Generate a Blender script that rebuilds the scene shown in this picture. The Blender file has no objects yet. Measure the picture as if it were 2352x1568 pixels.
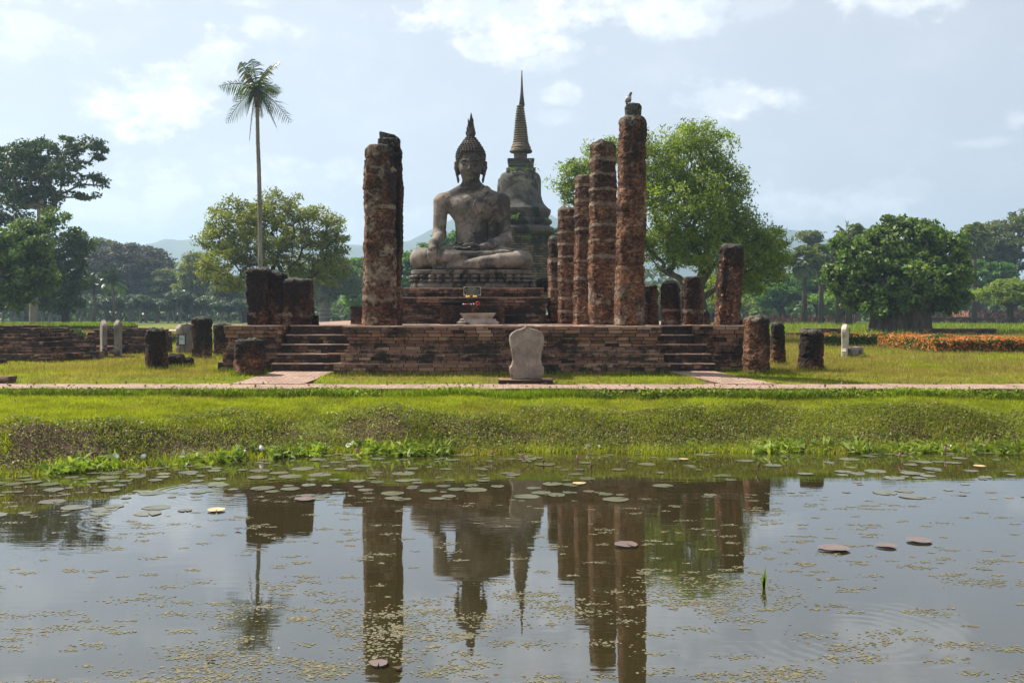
import bpy, math, random
import numpy as np
from mathutils import Vector, Matrix, Euler

R = math.radians
SC = bpy.context.scene
COL = SC.collection
random.seed(7)
RNG = np.random.default_rng(7)

# ------------------------------------------------------------------ camera
F = 2287.0                      # focal length in pixels of a 2352 px wide picture
CZ = 2.36                       # camera height over the pond
cam = bpy.data.cameras.new("camera")
cam.sensor_width = 36.0
cam.lens = F / 2352.0 * 36.0
cam.shift_y = -67.0 / 2352.0
cam.clip_start = 0.1
cam.clip_end = 20000.0
cam_o = bpy.data.objects.new("camera", cam)
cam_o.location = (0, 0, CZ)
cam_o.rotation_euler = (R(90), 0, 0)
COL.objects.link(cam_o)
SC.camera = cam_o

# ------------------------------------------------------------------ light
SUN_AZ, SUN_EL = R(-64.0), R(51.0)
SUN = Vector((math.sin(SUN_AZ) * math.cos(SUN_EL), math.cos(SUN_AZ) * math.cos(SUN_EL), math.sin(SUN_EL)))
sl = bpy.data.lights.new("sun", 'SUN')
sl.energy = 5.0
sl.angle = R(0.55)
sl.color = (1.0, 0.915, 0.785)
so = bpy.data.objects.new("sun", sl)
so.rotation_euler = SUN.to_track_quat('Z', 'Y').to_euler()
so.location = (-30, 30, 60)
COL.objects.link(so)

SC.view_settings.view_transform = 'Standard'
SC.view_settings.look = 'None'
SC.view_settings.exposure = 1.02
SC.view_settings.gamma = 1.0
SC.view_settings.use_curve_mapping = False
SC.cycles.max_bounces = 7
SC.cycles.diffuse_bounces = 3
SC.cycles.glossy_bounces = 3
SC.cycles.transmission_bounces = 4
SC.cycles.volume_bounces = 0
SC.cycles.transparent_max_bounces = 6
SC.cycles.use_denoising = True
SC.cycles.sample_clamp_indirect = 6.0

# ------------------------------------------------------------------ node helper
class G:
    def __init__(s, nt, clear=True):
        s.nt = nt
        if clear:
            nt.nodes.clear()

    def n(s, t, ins=None, **attrs):
        nd = s.nt.nodes.new('ShaderNode' + t)
        for k, v in attrs.items():
            setattr(nd, k, v)
        for k, v in (ins or {}).items():
            if v is None:
                continue
            sock = nd.inputs[k]
            if isinstance(v, bpy.types.NodeSocket):
                s.nt.links.new(v, sock)
            else:
                if isinstance(v, (tuple, list)) and sock.type == 'RGBA' and len(v) == 3:
                    v = (*v, 1.0)
                sock.default_value = v
        return nd

    def m(s, op, a, b=None, c=None, clamp=False):
        nd = s.n('Math', {0: a, 1: b, 2: c}, operation=op)
        nd.use_clamp = clamp
        return nd.outputs[0]

    def vm(s, op, a, b=None):
        return s.n('VectorMath', {0: a, 1: b}, operation=op).outputs[0]

    def noise(s, vec, scale, detail=4, rough=0.55, dist=0.0, col=False):
        nd = s.n('TexNoise', {'Vector': vec, 'Scale': scale, 'Detail': detail, 'Roughness': rough, 'Distortion': dist})
        return nd.outputs[1 if col else 0]

    def voro(s, vec, scale, feature='F1', rnd=1.0):
        return s.n('TexVoronoi', {'Vector': vec, 'Scale': scale, 'Randomness': rnd}, feature=feature).outputs[0]

    def ramp(s, fac, stops, interp='LINEAR'):
        nd = s.n('ValToRGB', {0: fac})
        cr = nd.color_ramp
        cr.interpolation = interp
        while len(cr.elements) < len(stops):
            cr.elements.new(0.5)
        for e, (p, c) in zip(cr.elements, stops):
            e.position = p
            e.color = (*c, 1.0) if len(c) == 3 else c
        return nd.outputs[0]

    def mr(s, v, a, b, c=0.0, d=1.0, smooth=True):
        nd = s.n('MapRange', {0: v, 1: a, 2: b, 3: c, 4: d}, interpolation_type='SMOOTHSTEP' if smooth else 'LINEAR')
        return nd.outputs[0]

    def mix(s, fac, a, b, blend='MIX'):
        nd = s.n('Mix', {0: fac, 6: a, 7: b}, data_type='RGBA', blend_type=blend)
        return nd.outputs[2]

    def scale(s, vec, v):
        return s.vm('MULTIPLY', vec, v)

    def pos(s):
        return s.n('NewGeometry').outputs['Position']

    def bump(s, h, strength=0.5, dist=0.02, normal=None):
        return s.n('Bump', {'Height': h, 'Strength': strength, 'Distance': dist, 'Normal': normal}).outputs[0]

    def out(s, surf, vol=None):
        o = s.n('OutputMaterial')
        if surf:
            s.nt.links.new(surf, o.inputs[0])
        if vol:
            s.nt.links.new(vol, o.inputs[1])

    def pbr(s, color, rough=0.85, normal=None, spec=0.3, metal=0.0):
        return s.n('BsdfPrincipled', {'Base Color': color, 'Roughness': rough, 'Normal': normal,
                                      'Specular IOR Level': spec, 'Metallic': metal}).outputs[0]


def newmat(name):
    m = bpy.data.materials.new(name)
    m.use_nodes = True
    return m, G(m.node_tree)

# ------------------------------------------------------------------ world: hazy sky and cumulus
world = bpy.data.worlds.new("World")
SC.world = world
world.use_nodes = True
g = G(world.node_tree)
sky = g.n('TexSky', sky_type='NISHITA')
sky.sun_disc = False
sky.sun_elevation = SUN_EL
sky.sun_rotation = SUN_AZ % (2 * math.pi)
sky.altitude = 60
sky.air_density = 1.0
sky.dust_density = 2.2
sky.ozone_density = 1.4
tc = g.n('TexCoord').outputs['Generated']
sep = g.n('SeparateXYZ', {0: tc})
az = g.m('ARCTAN2', sep.outputs[0], sep.outputs[1])
el = g.m('ARCSINE', sep.outputs[2])
wv = g.n('CombineXYZ', {0: az, 1: g.m('MULTIPLY', el, 1.5), 2: 0.0}).outputs[0]
nz1 = g.noise(wv, 9.0, 7, 0.6)
nz2 = g.noise(g.vm('ADD', wv, (3.1, 7.7, 1.0)), 30.0, 6, 0.62)
wob = g.m('ADD', g.m('MULTIPLY', g.m('SUBTRACT', nz1, 0.5), 5.0), g.m('MULTIPLY', g.m('SUBTRACT', nz2, 0.5), 3.4))
CLOUDS = [  # x, y, rx, ry (pixels), strength
    (285, 290, 105, 62, 1.0), (385, 245, 120, 66, 1.0), (500, 160, 62, 62, 1.0), (612, 90, 62, 28, .55),
    (1230, 28, 270, 58, 1.0), (1190, 105, 150, 42, .9), (1480, 22, 190, 55, .9), (1560, 62, 110, 42, .7), (1250, 140, 120, 30, .5),
    (2040, 36, 150, 48, .9), (1760, 30, 110, 34, .45), (1710, 250, 125, 46, .95), (1300, 217, 48, 24, .6), (1288, 270, 50, 18, .5),
    (1920, 480, 150, 44, .7), (2060, 450, 80, 30, .5), (2345, 320, 46, 26, .6), (2270, 365, 60, 14, .45),
    (375, 430, 140, 60, .55), (530, 392, 110, 44, .5), (745, 402, 110, 40, .45), (300, 480, 260, 60, .45), (90, 150, 120, 40, .4),
    (60, -120, 320, 70, 1.0), (1250, -70, 420, 60, .9), (1800, -90, 260, 70, .8), (2250, -60, 200, 40, .6), (600, -160, 300, 40, .5),
    (120, 30, 220, 40, .45), (500, 10, 160, 26, .5), (980, 520, 300, 60, .4)]
msk = None
for (cx, cy, rx, ry, st) in CLOUDS:
    du = g.m('MULTIPLY', g.m('SUBTRACT', az, math.atan2(cx - 1176, F)), F / (rx * 1.25))
    dv = g.m('MULTIPLY', g.m('SUBTRACT', el, math.atan2(717 - cy, F)), F / (ry * 1.25))
    d2 = g.m('ADD', g.m('MULTIPLY', du, du), g.m('MULTIPLY', dv, dv))
    b = g.m('MULTIPLY', g.m('SUBTRACT', 1.0, g.m('SQRT', d2)), 1.0)
    t = g.m('MULTIPLY', g.mr(g.m('ADD', b, g.m('MULTIPLY', wob, 0.6)), -0.06, 0.66), st)
    msk = t if msk is None else g.m('MAXIMUM', msk, t)
# elsewhere in the sky: scattered broken cumulus high up
hi = g.m('MULTIPLY', g.mr(g.noise(g.scale(tc, (1, 1, 2.2)), 3.2, 6, 0.6), 0.56, 0.72), g.mr(sep.outputs[2], 0.42, 0.6))
msk = g.m('MAXIMUM', msk, g.m('MULTIPLY', hi, 0.8))
veil = g.m('MULTIPLY', g.mr(nz1, 0.35, 0.8), 0.22)
msk = g.m('MAXIMUM', msk, veil)
na = g.noise(wv, 13.0, 6, 0.62)
nb_ = g.noise(g.vm('ADD', wv, (-0.016, 0.024, 0)), 13.0, 6, 0.62)
shade = g.mr(g.m('SUBTRACT', na, nb_), -0.07, 0.09)
sunside = g.mr(az, -0.7, 0.6)
ccol = g.mix(shade, (8.0, 8.3, 8.7), (11.6, 11.4, 11.0))
ccol = g.mix(g.m('MULTIPLY', sunside, .5), ccol, (9.6, 9.8, 10.2))
skyc = g.mix(0.85, sky.outputs[0], (7.15, 7.42, 7.85))
final = g.mix(msk, skyc, ccol)
# the hazy sky is brightest towards the sun and much darker on the far side
toward = g.n('VectorMath', {0: tc, 1: (SUN.x, SUN.y, 0.35)}, operation='DOT_PRODUCT').outputs[1]
final = g.mix(1.0, final, g.ramp(g.mr(toward, -.75, .75, 0, 1, False), [(0, (.58, .61, .66)), (.45, (.74, .76, .79)), (.70, (.86, .88, .91)), (1, (.92, .925, .93))]), 'MULTIPLY')
bg = g.n('Background', {0: final, 1: 0.062})
wo = g.n('OutputWorld')
g.nt.links.new(bg.outputs[0], wo.inputs[0])

# ------------------------------------------------------------------ noise in numpy
def _h(i, j, k, s):
    n = (i * 374761393 + j * 668265263 + k * 2147483647 + s * 1274126177) & 0xFFFFFFFF
    n = ((n ^ (n >> 13)) * 1274126177) & 0xFFFFFFFF
    return ((n ^ (n >> 16)) & 0xFFFF) / 32767.5 - 1.0


def vnoise(p, s=0):
    p = np.asarray(p, float)
    i = np.floor(p).astype(np.int64)
    f = p - i
    f = f * f * (3 - 2 * f)
    r = 0
    for a in (0, 1):
        for b in (0, 1):
            for c in (0, 1):
                w = (f[:, 0] if a else 1 - f[:, 0]) * (f[:, 1] if b else 1 - f[:, 1]) * (f[:, 2] if c else 1 - f[:, 2])
                r = r + w * _h(i[:, 0] + a, i[:, 1] + b, i[:, 2] + c, s)
    return r


def fbm(p, sc, octv=4, s=0, gain=0.5):
    p = np.asarray(p, float) * sc
    r, a = 0, 1.0
    for o in range(octv):
        r = r + a * vnoise(p, s + o * 17)
        p = p * 2.03
        a *= gain
    return r

# ------------------------------------------------------------------ mesh and object helpers
ORG = {}


def tag(o, label=None, cat=None, group=None, kind=None):
    if label: o['label'] = label
    if cat: o['category'] = cat
    if group: o['group'] = group
    if kind: o['kind'] = kind
    return o


def thing(name, label, cat, loc, group=None):
    o = bpy.data.objects.new(name, None)
    o.empty_display_size = 0.2
    o.location = loc
    COL.objects.link(o)
    ORG[o.name] = np.array(loc, float)
    return tag(o, label, cat, group)


def arrmesh(name, V, Fc, mat, smooth=False):
    V = np.asarray(V, np.float32).reshape(-1, 3)
    me = bpy.data.meshes.new(name)
    if isinstance(Fc, np.ndarray):
        k = Fc.shape[1]
        me.vertices.add(len(V))
        me.vertices.foreach_set('co', V.ravel())
        me.loops.add(Fc.size)
        me.loops.foreach_set('vertex_index', Fc.astype(np.int32).ravel())
        me.polygons.add(len(Fc))
        me.polygons.foreach_set('loop_start', np.arange(0, Fc.size, k, dtype=np.int32))
        me.update(calc_edges=True)
    else:
        me.from_pydata(V.tolist(), [], [list(map(int, f)) for f in Fc])
        me.update()
    if smooth:
        me.polygons.foreach_set('use_smooth', np.ones(len(me.polygons), bool))
    for mm in (mat if isinstance(mat, (list, tuple)) else [mat]):
        if mm:
            me.materials.append(mm)
    return me


def part(name, V, Fc, mat, parent=None, smooth=False, loc=None, attrs=None, uv=False):
    """one mesh object; V is in world coordinates and made local to its parent's base"""
    V = np.asarray(V, float).reshape(-1, 3)
    org = ORG[parent.name] if parent is not None else np.array(loc if loc is not None else (0, 0, 0), float)
    me = arrmesh(name, V - org, Fc, mat, smooth)
    for k, a in (attrs or {}).items():
        at = me.attributes.new(k, 'FLOAT', 'POINT')
        at.data.foreach_set('value', np.asarray(a, np.float32))
    if uv:
        boxuv(me, V)
    o = bpy.data.objects.new(name, me)
    COL.objects.link(o)
    if parent is not None:
        o.parent = parent
    else:
        o.location = org
    ORG[o.name] = org
    return o


def boxuv(me, V):
    uvl = me.uv_layers.new(name='uv')
    nl = len(me.loops)
    vi = np.empty(nl, np.int32)
    me.loops.foreach_get('vertex_index', vi)
    npol = len(me.polygons)
    nr = np.empty(npol * 3, np.float32)
    me.polygons.foreach_get('normal', nr)
    nr = np.abs(nr.reshape(-1, 3))
    lt = np.empty(npol, np.int32)
    me.polygons.foreach_get('loop_total', lt)
    ax = np.repeat(np.argmax(nr, 1), lt)
    c = V[vi]
    u = np.where(ax == 0, c[:, 1], c[:, 0])
    v = np.where(ax == 2, c[:, 1], c[:, 2])
    uvl.data.foreach_set('uv', np.stack([u, v], 1).astype(np.float32).ravel())


class MB:
    def __init__(s):
        s.V, s.F, s.n = [], [], 0

    def add(s, V, Fc):
        V = np.asarray(V, float).reshape(-1, 3)
        s.V.append(V)
        s.F += [[i + s.n for i in f] for f in Fc]
        s.n += len(V)

    def box(s, x0, x1, y0, y1, z0, z1, jit=0.0):
        V = np.array([(x, y, z) for z in (z0, z1) for y in (y0, y1) for x in (x0, x1)], float)
        if jit:
            V += RNG.uniform(-jit, jit, V.shape)
        s.add(V, [(0, 2, 3, 1), (4, 5, 7, 6), (0, 1, 5, 4), (2, 6, 7, 3), (0, 4, 6, 2), (1, 3, 7, 5)])

    def tube(s, pts, rad, n=6, cap=True):
        pts = [np.array(p, float) for p in pts]
        k = len(pts)
        rad = rad if isinstance(rad, (list, tuple, np.ndarray)) else [rad] * k
        V = []
        for i, p in enumerate(pts):
            t = pts[min(i + 1, k - 1)] - pts[max(i - 1, 0)]
            t = t / (np.linalg.norm(t) + 1e-9)
            a = np.cross(t, (0.31, 0.95, 0.05) if abs(t[1]) < 0.9 else (1, 0, 0))
            a /= np.linalg.norm(a) + 1e-9
            b = np.cross(t, a)
            for j in range(n):
                th = 2 * math.pi * j / n
                V.append(p + rad[i] * (math.cos(th) * a + math.sin(th) * b))
        Fc = [(i * n + j, i * n + (j + 1) % n, (i + 1) * n + (j + 1) % n, (i + 1) * n + j) for i in range(k - 1) for j in range(n)]
        if cap:
            Fc += [tuple(range(n - 1, -1, -1)), tuple((k - 1) * n + j for j in range(n))]
        s.add(V, Fc)

    def arr(s):
        return np.concatenate(s.V)

    def put(s, name, mat, parent=None, **kw):
        return part(name, s.arr(), s.F, mat, parent, **kw)


def P(x, y, d):
    return np.array(((x - 1176) * d / F, d, CZ - (y - 717) * d / F))


def WX(x, d):
    return (x - 1176) * d / F


def WZ(y, d):
    return CZ - (y - 717) * d / F


def smooth01(t):
    t = np.clip(t, 0, 1)
    return t * t * (3 - 2 * t)

# ------------------------------------------------------------------ terrain height
def shore(x):
    x = np.asarray(x, float)
    return np.interp(x, [-60, -12, -7.4, -5.8, -4.6, -3.2, 0, 9, 60], [10.5, 12.3, 14.25, 15.1, 16.0, 16.65, 16.75, 16.95, 17.4]) + \
        0.10 * np.sin(x * 1.9 + .5) + 0.06 * np.sin(x * 4.3)


def H(x, y):
    x = np.asarray(x, float)
    y = np.asarray(y, float)
    ys = shore(x)
    p2 = np.stack([x, y, np.zeros_like(x)], -1).reshape(-1, 3)
    nb = (fbm(p2, 0.9, 3, 5)).reshape(x.shape)
    zc = 0.57 + 0.085 * nb + 0.03 * np.sin(x * .9 + 2)
    yc = ys + 1.35 + 0.14 * np.sin(x * 1.3 + 1) + 0.22 * np.sin(x * .55 - 1)
    t = (y - ys) / (yc - ys)
    bank = np.where(t < 1, zc * (0.25 * np.clip(t, -3, 1) + 0.75 * smooth01(t) * np.sign(np.clip(t, 0, 1) + 1e-9)), 0)
    up = zc + (0.75 - zc) * np.clip((y - yc) / np.maximum(19.45 - yc, .1), 0, 1)
    z = np.where(t < 1, bank, up)
    z = np.where(t < 0, np.maximum(t * 0.5, -0.9), z)
    z = np.where(y > 19.47, 0.78 + 0.04 * np.clip((y - 20.7) / 0.2, 0, 1) + 0.11 * smooth01((y - 20.8) / 1.3), z)
    z = z + np.where((t > 0.15) & (y < 19.4), 0.02 * nb, 0) + np.where(y > 26, 0.03 * nb, 0)
    near = 0.75 * smooth01((4.0 - y) / 2.2) - 0.9 * (1 - smooth01((4.0 - y) / 2.2))
    z = np.where(y < 9, near, z)
    return z

# ------------------------------------------------------------------ materials
def m_leaf(name, cols, transl=0.35, rough=0.5, spec=0.3, hue=0.0, nscale=0.5, worn=0.0):
    m, g = newmat(name)
    rnd = g.n('NewGeometry').outputs['Random Per Island']
    base = g.ramp(rnd, [(i / (len(cols) - 1), c) for i, c in enumerate(cols)])
    if worn:
        wn = g.noise(g.vm('ADD', g.pos(), (7, 3, 0)), .75, 5, .65)
        base = g.mix(g.m('MULTIPLY', g.mr(wn, .50, .68), worn), base, (.27, .20, .075))
    nz = g.noise(g.pos(), nscale, 3)
    hsv = g.n('HueSaturation', {'Hue': 0.5, 'Saturation': 1.0, 'Value': g.mr(nz, 0.3, 0.7, 0.72, 1.25), 'Color': base}).outputs[0]
    p = g.pbr(hsv, rough, None, spec)
    tcol = g.mix(1.0, hsv, (1.25, 1.3, 0.5), 'MULTIPLY')
    t = g.n('BsdfTranslucent', {0: tcol}).outputs[0]
    g.out(g.n('MixShader', {0: transl, 1: p, 2: t}).outputs[0])
    return m


def m_bark(name, c1, c2, sc=6):
    m, g = newmat(name)
    p = g.pos()
    nz = g.noise(g.scale(p, (1, 1, .25)), sc, 5, .65)
    g.out(g.pbr(g.ramp(nz, [(.3, c1), (.7, c2)]), .9, g.bump(nz, .6, .05), .15))
    return m


def m_laterite(name, tint=(1, 1, 1), dark=0.5, warm=1.0):
    m, g = newmat(name)
    p = g.pos()
    pit = g.voro(g.vm('ADD', p, g.scale(g.noise(p, 6, 2, col=True), (.08, .08, .08))), 17.0)
    pit2 = g.voro(g.vm('ADD', p, g.scale(g.noise(p, 9, 2, col=True), (.05, .05, .05))), 42.0)
    n1 = g.noise(p, 1.7, 5, .6)
    n2 = g.noise(p, 14.0, 5, .7)
    c = g.ramp(g.m('ADD', g.m('MULTIPLY', n1, .55), g.m('MULTIPLY', n2, .45)),
               [(.32, (.016, .010, .008)), (.43, (.070, .036, .024)), (.53, (.175, .090, .055)), (.66, (.36, .22, .14))])
    mot = g.noise(g.scale(p, (1, 1, 1.9)), 8.5, 6, .74)
    c = g.mix(1.0, c, g.ramp(mot, [(.36, (.32, .30, .30)), (.5, (.95, .95, .95)), (.64, (1.75, 1.6, 1.5))]), 'MULTIPLY')
    blk = g.n('Attribute', attribute_name='blk').outputs[2]
    c = g.mix(1.0, c, g.ramp(blk, [(.1, (.55, .5, .5)), (.5, (1.0, 1.0, 1.0)), (.9, (1.5, 1.36, 1.22))]), 'MULTIPLY')
    c = g.mix(g.mr(pit, .0, .32), g.mix(.85, c, (.012, .009, .008)), c)
    c = g.mix(g.mr(pit2, .0, .3, .0, 1.), g.mix(.55, c, (.02, .014, .012)), c)
    hgt = g.n('Attribute', attribute_name='hgt').outputs[2]
    st = g.noise(g.scale(p, (1, 1, .3)), 1.6, 5, .65)
    stain = g.mr(g.m('ADD', st, g.m('MULTIPLY', hgt, .25)), .66 - dark * .2, .90 - dark * .25)
    c = g.mix(g.m('MULTIPLY', stain, .93), c, g.mix(n2, (.010, .008, .008), (.042, .033, .028)))
    pl = g.n('Attribute', attribute_name='plaster').outputs[2]
    pm = g.mr(g.m('ADD', pl, g.m('MULTIPLY', g.m('SUBTRACT', g.noise(g.scale(p, (1, 1, 1.4)), 5.5, 6, .72), .5), 2.6)), .45, .62)
    plc = g.ramp(g.noise(p, 5, 5, .7), [(.28, (.05, .04, .034)), (.45, (.14, .105, .078)), (.62, (.27, .205, .145)), (.8, (.36, .29, .21))])
    c = g.mix(g.m('MULTIPLY', pm, .95), c, plc)
    lic = g.mr(g.m('ADD', g.m('MULTIPLY', g.mr(hgt, .86, 1.0), .6), g.m('MULTIPLY', g.m('SUBTRACT', g.noise(p, 9, 5, .75), .5), 1.5)), .50, .62)
    c = g.mix(g.m('MULTIPLY', lic, .6), c, (.15, .165, .135))
    c = g.mix(1.0, c, tint, 'MULTIPLY')
    hh = g.m('ADD', g.m('MULTIPLY', g.mr(pit, 0, .45), .7), g.m('ADD', g.m('MULTIPLY', g.mr(pit2, 0, .5), .35), g.m('MULTIPLY', n2, .8)))
    hh = g.m('MULTIPLY', hh, g.m('SUBTRACT', 1.0, g.m('MULTIPLY', pm, .75)))
    g.out(g.pbr(c, .92, g.bump(hh, 1.0, .06), .15))
    return m


def m_brick(name, stops, stain=0.5, tint=(1, 1, 1), moss=0.0):
    m, g = newmat(name)
    p = g.pos()
    geo = g.n('NewGeometry')
    c = g.ramp(geo.outputs['Random Per Island'], stops)
    n2 = g.noise(p, 18, 5, .7)
    c = g.mix(g.m('MULTIPLY', g.mr(n2, .35, .7), .45), c, g.mix(.6, c, (.30, .23, .19)))
    s1 = g.noise(g.scale(p, (.8, .8, 1.6)), 1.5, 6, .68)
    s2 = g.noise(p, 6.0, 5, .7)
    up = g.n('SeparateXYZ', {0: geo.outputs['Normal']}).outputs[2]
    sm = g.mr(g.m('ADD', g.m('MULTIPLY', s1, .65), g.m('MULTIPLY', s2, .35)), .62 - stain * .26, .70 - stain * .22)
    sm = g.m('MULTIPLY', sm, g.m('SUBTRACT', 1.0, g.m('MULTIPLY', g.mr(up, .5, .9), .75)))
    c = g.mix(g.m('MULTIPLY', sm, .93), c, g.mix(n2, (.012, .010, .009), (.045, .036, .030)))
    if moss:
        mo = g.mr(g.noise(p, 2.5, 5, .7), .60, .70)
        c = g.mix(g.m('MULTIPLY', mo, moss), c, (.07, .085, .03))
    c = g.mix(1.0, c, tint, 'MULTIPLY')
    g.out(g.pbr(c, .9, g.bump(n2, .7, .02), .15))
    return m


def m_stone(name, stops, nsc=2.0, dark=.5, darkc=(.02, .017, .016), rough=.85, bumpd=.02, crack=0.0, pale=0.0):
    m, g = newmat(name)
    p = g.pos()
    n1 = g.noise(p, nsc, 6, .62)
    c = g.ramp(n1, stops)
    n2 = g.noise(g.vm('ADD', p, (5, 3, 9)), nsc * .55, 6, .66, .6)
    c = g.mix(g.m('MULTIPLY', g.mr(n2, .62 - dark * .24, .70 - dark * .22), .88), c, darkc)
    drip = g.noise(g.scale(p, (2.2, 2.2, .22)), nsc * 1.2, 5, .65)
    c = g.mix(g.m('MULTIPLY', g.mr(drip, .55, .72), .5), c, darkc)
    if pale:
        n3 = g.noise(g.vm('ADD', p, (1, 8, 2)), nsc * .8, 6, .7, .3)
        c = g.mix(g.m('MULTIPLY', g.mr(n3, .53, .63), pale), c, (.34, .28, .215))
    fine = g.noise(p, 24, 5, .7)
    hgt = fine
    c = g.mix(.35, c, g.mix(1.0, c, g.ramp(fine, [(.3, (.5, .5, .5)), (.7, (1.4, 1.4, 1.4))]), 'MULTIPLY'))
    if crack:
        w = g.vm('ADD', p, g.scale(g.noise(p, 3, 3, col=True), (.35, .35, .35)))
        e = g.voro(w, 1.15, 'DISTANCE_TO_EDGE')
        k = g.m('SUBTRACT', 1.0, g.mr(e, .0, .018))
        c = g.mix(g.m('MULTIPLY', k, crack), c, darkc)
        hgt = g.m('SUBTRACT', fine, g.m('MULTIPLY', k, .8))
    g.out(g.pbr(c, rough, g.bump(hgt, .5, bumpd), .25))
    return m


BR_STOPS = [(0, (.080, .046, .035)), (.25, (.14, .072, .048)), (.55, (.20, .10, .062)), (.85, (.25, .135, .085)), (1, (.33, .215, .145))]
M = {}
M['lat'] = m_laterite('laterite', dark=.25)
M['latdark'] = m_laterite('dark_laterite', dark=.95, tint=(.9, .88, .9))
M['latmid'] = m_laterite('brown_laterite', dark=.6)
M['brick'] = m_brick('old_brick', BR_STOPS, .58)
M['brickdark'] = m_brick('sooty_brick', BR_STOPS, .74)
M['brickstep'] = m_brick('stair_brick', BR_STOPS, .92)  # heavy stain darkens the stair risers, their shade put into the colour
M['brickruin'] = m_brick('ruin_brick', BR_STOPS, .70)
M['brickred'] = m_brick('red_brick', BR_STOPS, .2, (1.1, .9, .85))
M['tread'] = m_brick('sunlit_tread_brick', [(0, (.24, .15, .11)), (.5, (.34, .23, .175)), (1, (.42, .31, .25))], .22)  # paler brick for treads and tops, sunlight painted into the colour
M['ledge'] = m_brick('sunlit_stained_ledge_brick', [(0, (.13, .085, .065)), (.5, (.20, .135, .105)), (1, (.27, .195, .155))], .5)  # stained brick made paler so the ledge tops look sunlit
M['mortar'] = m_stone('mortar', [(.3, (.022, .017, .014)), (.7, (.07, .052, .04))], 4, .6)
M['buddha'] = m_stone('weathered_stucco', [(.30, (.070, .064, .059)), (.48, (.165, .141, .118)), (.66, (.28, .235, .185))], 1.6, .60, (.034, .030, .029), .8, .014, .6, .32)  # pale blotches are partly a sunlit look put into the colour
M['hair'] = m_stone('dark_stucco', [(.3, (.045, .038, .034)), (.7, (.105, .087, .072))], 3, .4, (.025, .022, .02))
M['lotus'] = m_stone('lotus_stone', [(.3, (.085, .075, .067)), (.7, (.21, .18, .15))], 2.2, .5, (.018, .016, .016))
M['chedi'] = m_stone('chedi_stucco', [(.3, (.038, .037, .036)), (.52, (.088, .084, .078)), (.7, (.155, .142, .125))], 1.1, .6, (.024, .022, .021), .9, .05, 0, .45)
M['spire'] = m_stone('spire_stucco', [(.3, (.085, .066, .048)), (.7, (.21, .165, .115))], 1.5, .35, (.035, .03, .026), .9, .05)
M['sema'] = m_stone('sandstone', [(.3, (.15, .122, .10)), (.5, (.25, .205, .165)), (.7, (.36, .30, .24))], 3.2, .38, (.10, .085, .07), .8, .01)
M['semapale'] = m_stone('pale_sandstone', [(.3, (.34, .30, .24)), (.7, (.56, .50, .42))], 2.5, .12, (.10, .085, .07), .8, .01)
M['semagrey'] = m_stone('grey_slate', [(.3, (.13, .11, .095)), (.7, (.30, .26, .22))], 2.5, .35, (.04, .035, .03), .8, .01)
M['altar'] = m_stone('altar_stone', [(.3, (.20, .17, .14)), (.7, (.42, .36, .29))], 3.5, .35, (.04, .034, .03), .85, .012)
M['wood_red'] = m_bark('red_brown_paint', (.11, .035, .03), (.17, .06, .045), 3)

M['bark'] = m_bark('brown_bark', (.05, .04, .03), (.15, .12, .095))
M['barkgrey'] = m_bark('grey_bark', (.10, .09, .075), (.26, .23, .20))
M['barkdark'] = m_bark('dark_bark', (.03, .026, .02), (.09, .072, .055))
M['leaf_dark'] = m_leaf('dark_green_leaf', [(.022, .048, .012), (.045, .085, .018), (.085, .125, .03)], 0.25, 0.50, 0.30)
M['leaf_glossy'] = m_leaf('glossy_green_leaf', [(.04, .09, .016), (.085, .155, .026), (.19, .25, .06)], 0.32, 0.50, 0.30)
M['leaf_bright'] = m_leaf('fresh_green_leaf', [(.10, .165, .02), (.16, .235, .025), (.25, .29, .04)], 0.5, 0.50, 0.30)
M['leaf_rain'] = m_leaf('feathery_green_leaf', [(.04, .115, .014), (.065, .165, .02), (.11, .20, .03)], 0.4, 0.55, 0.25)
M['leaf_yellow'] = m_leaf('yellowing_leaf', [(.10, .135, .02), (.165, .20, .032), (.23, .215, .05)], 0.45, 0.55, 0.25)
M['leaf_olive'] = m_leaf('olive_leaf', [(.06, .09, .025), (.10, .14, .04), (.15, .16, .055)], 0.35, 0.55, 0.25)
M['leaf_grey'] = m_leaf('dull_brown_leaf', [(.045, .05, .032), (.065, .068, .045), (.085, .075, .055)], .2, 0.60, 0.20)
M['leaf_frangi'] = m_leaf('waxy_green_leaf', [(.03, .06, .03), (.06, .10, .045), (.16, .20, .13)], 0.2, 0.50, 0.30)
M['leaf_vivid'] = m_leaf('vivid_green_leaf', [(.08, .17, .014), (.13, .24, .02), (.18, .28, .03)], 0.45, 0.50, 0.30)
M['palm'] = m_leaf('palm_leaflet', [(.025, .055, .010), (.045, .085, .014), (.09, .12, .028)], 0.25, .35, .5)
M['palmdead'] = m_leaf('dead_frond', [(.10, .07, .045), (.17, .12, .08), (.22, .17, .12)], .2, .7, .2)
M['fan'] = m_leaf('fan_palm_leaf', [(.07, .11, .035), (.12, .17, .06), (.20, .21, .10)], .3, .5, .35)
M['flower'] = m_leaf('orange_blossom', [(.58, .13, .03), (.66, .20, .05), (.66, .29, .11)], .3, .6, .2)
M['hedge'] = m_leaf('hedge_leaf', [(.035, .085, .012), (.06, .12, .016), (.10, .16, .02)], .3, .4, .4)
M['grass'] = m_leaf('lawn_blade', [(.16, .205, .010), (.245, .285, .014), (.35, .355, .04)], 0.5, .6, .15, nscale=1.5, worn=.55)
M['grassdry'] = m_leaf('dry_lawn_blade', [(.17, .17, .025), (.27, .245, .045), (.36, .28, .10)], 0.45, .6, .15, nscale=1.3, worn=.7)
M['grasslong'] = m_leaf('verge_blade', [(.10, .16, .010), (.16, .23, .014), (.26, .31, .03)], .4, .5, .2)
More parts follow.
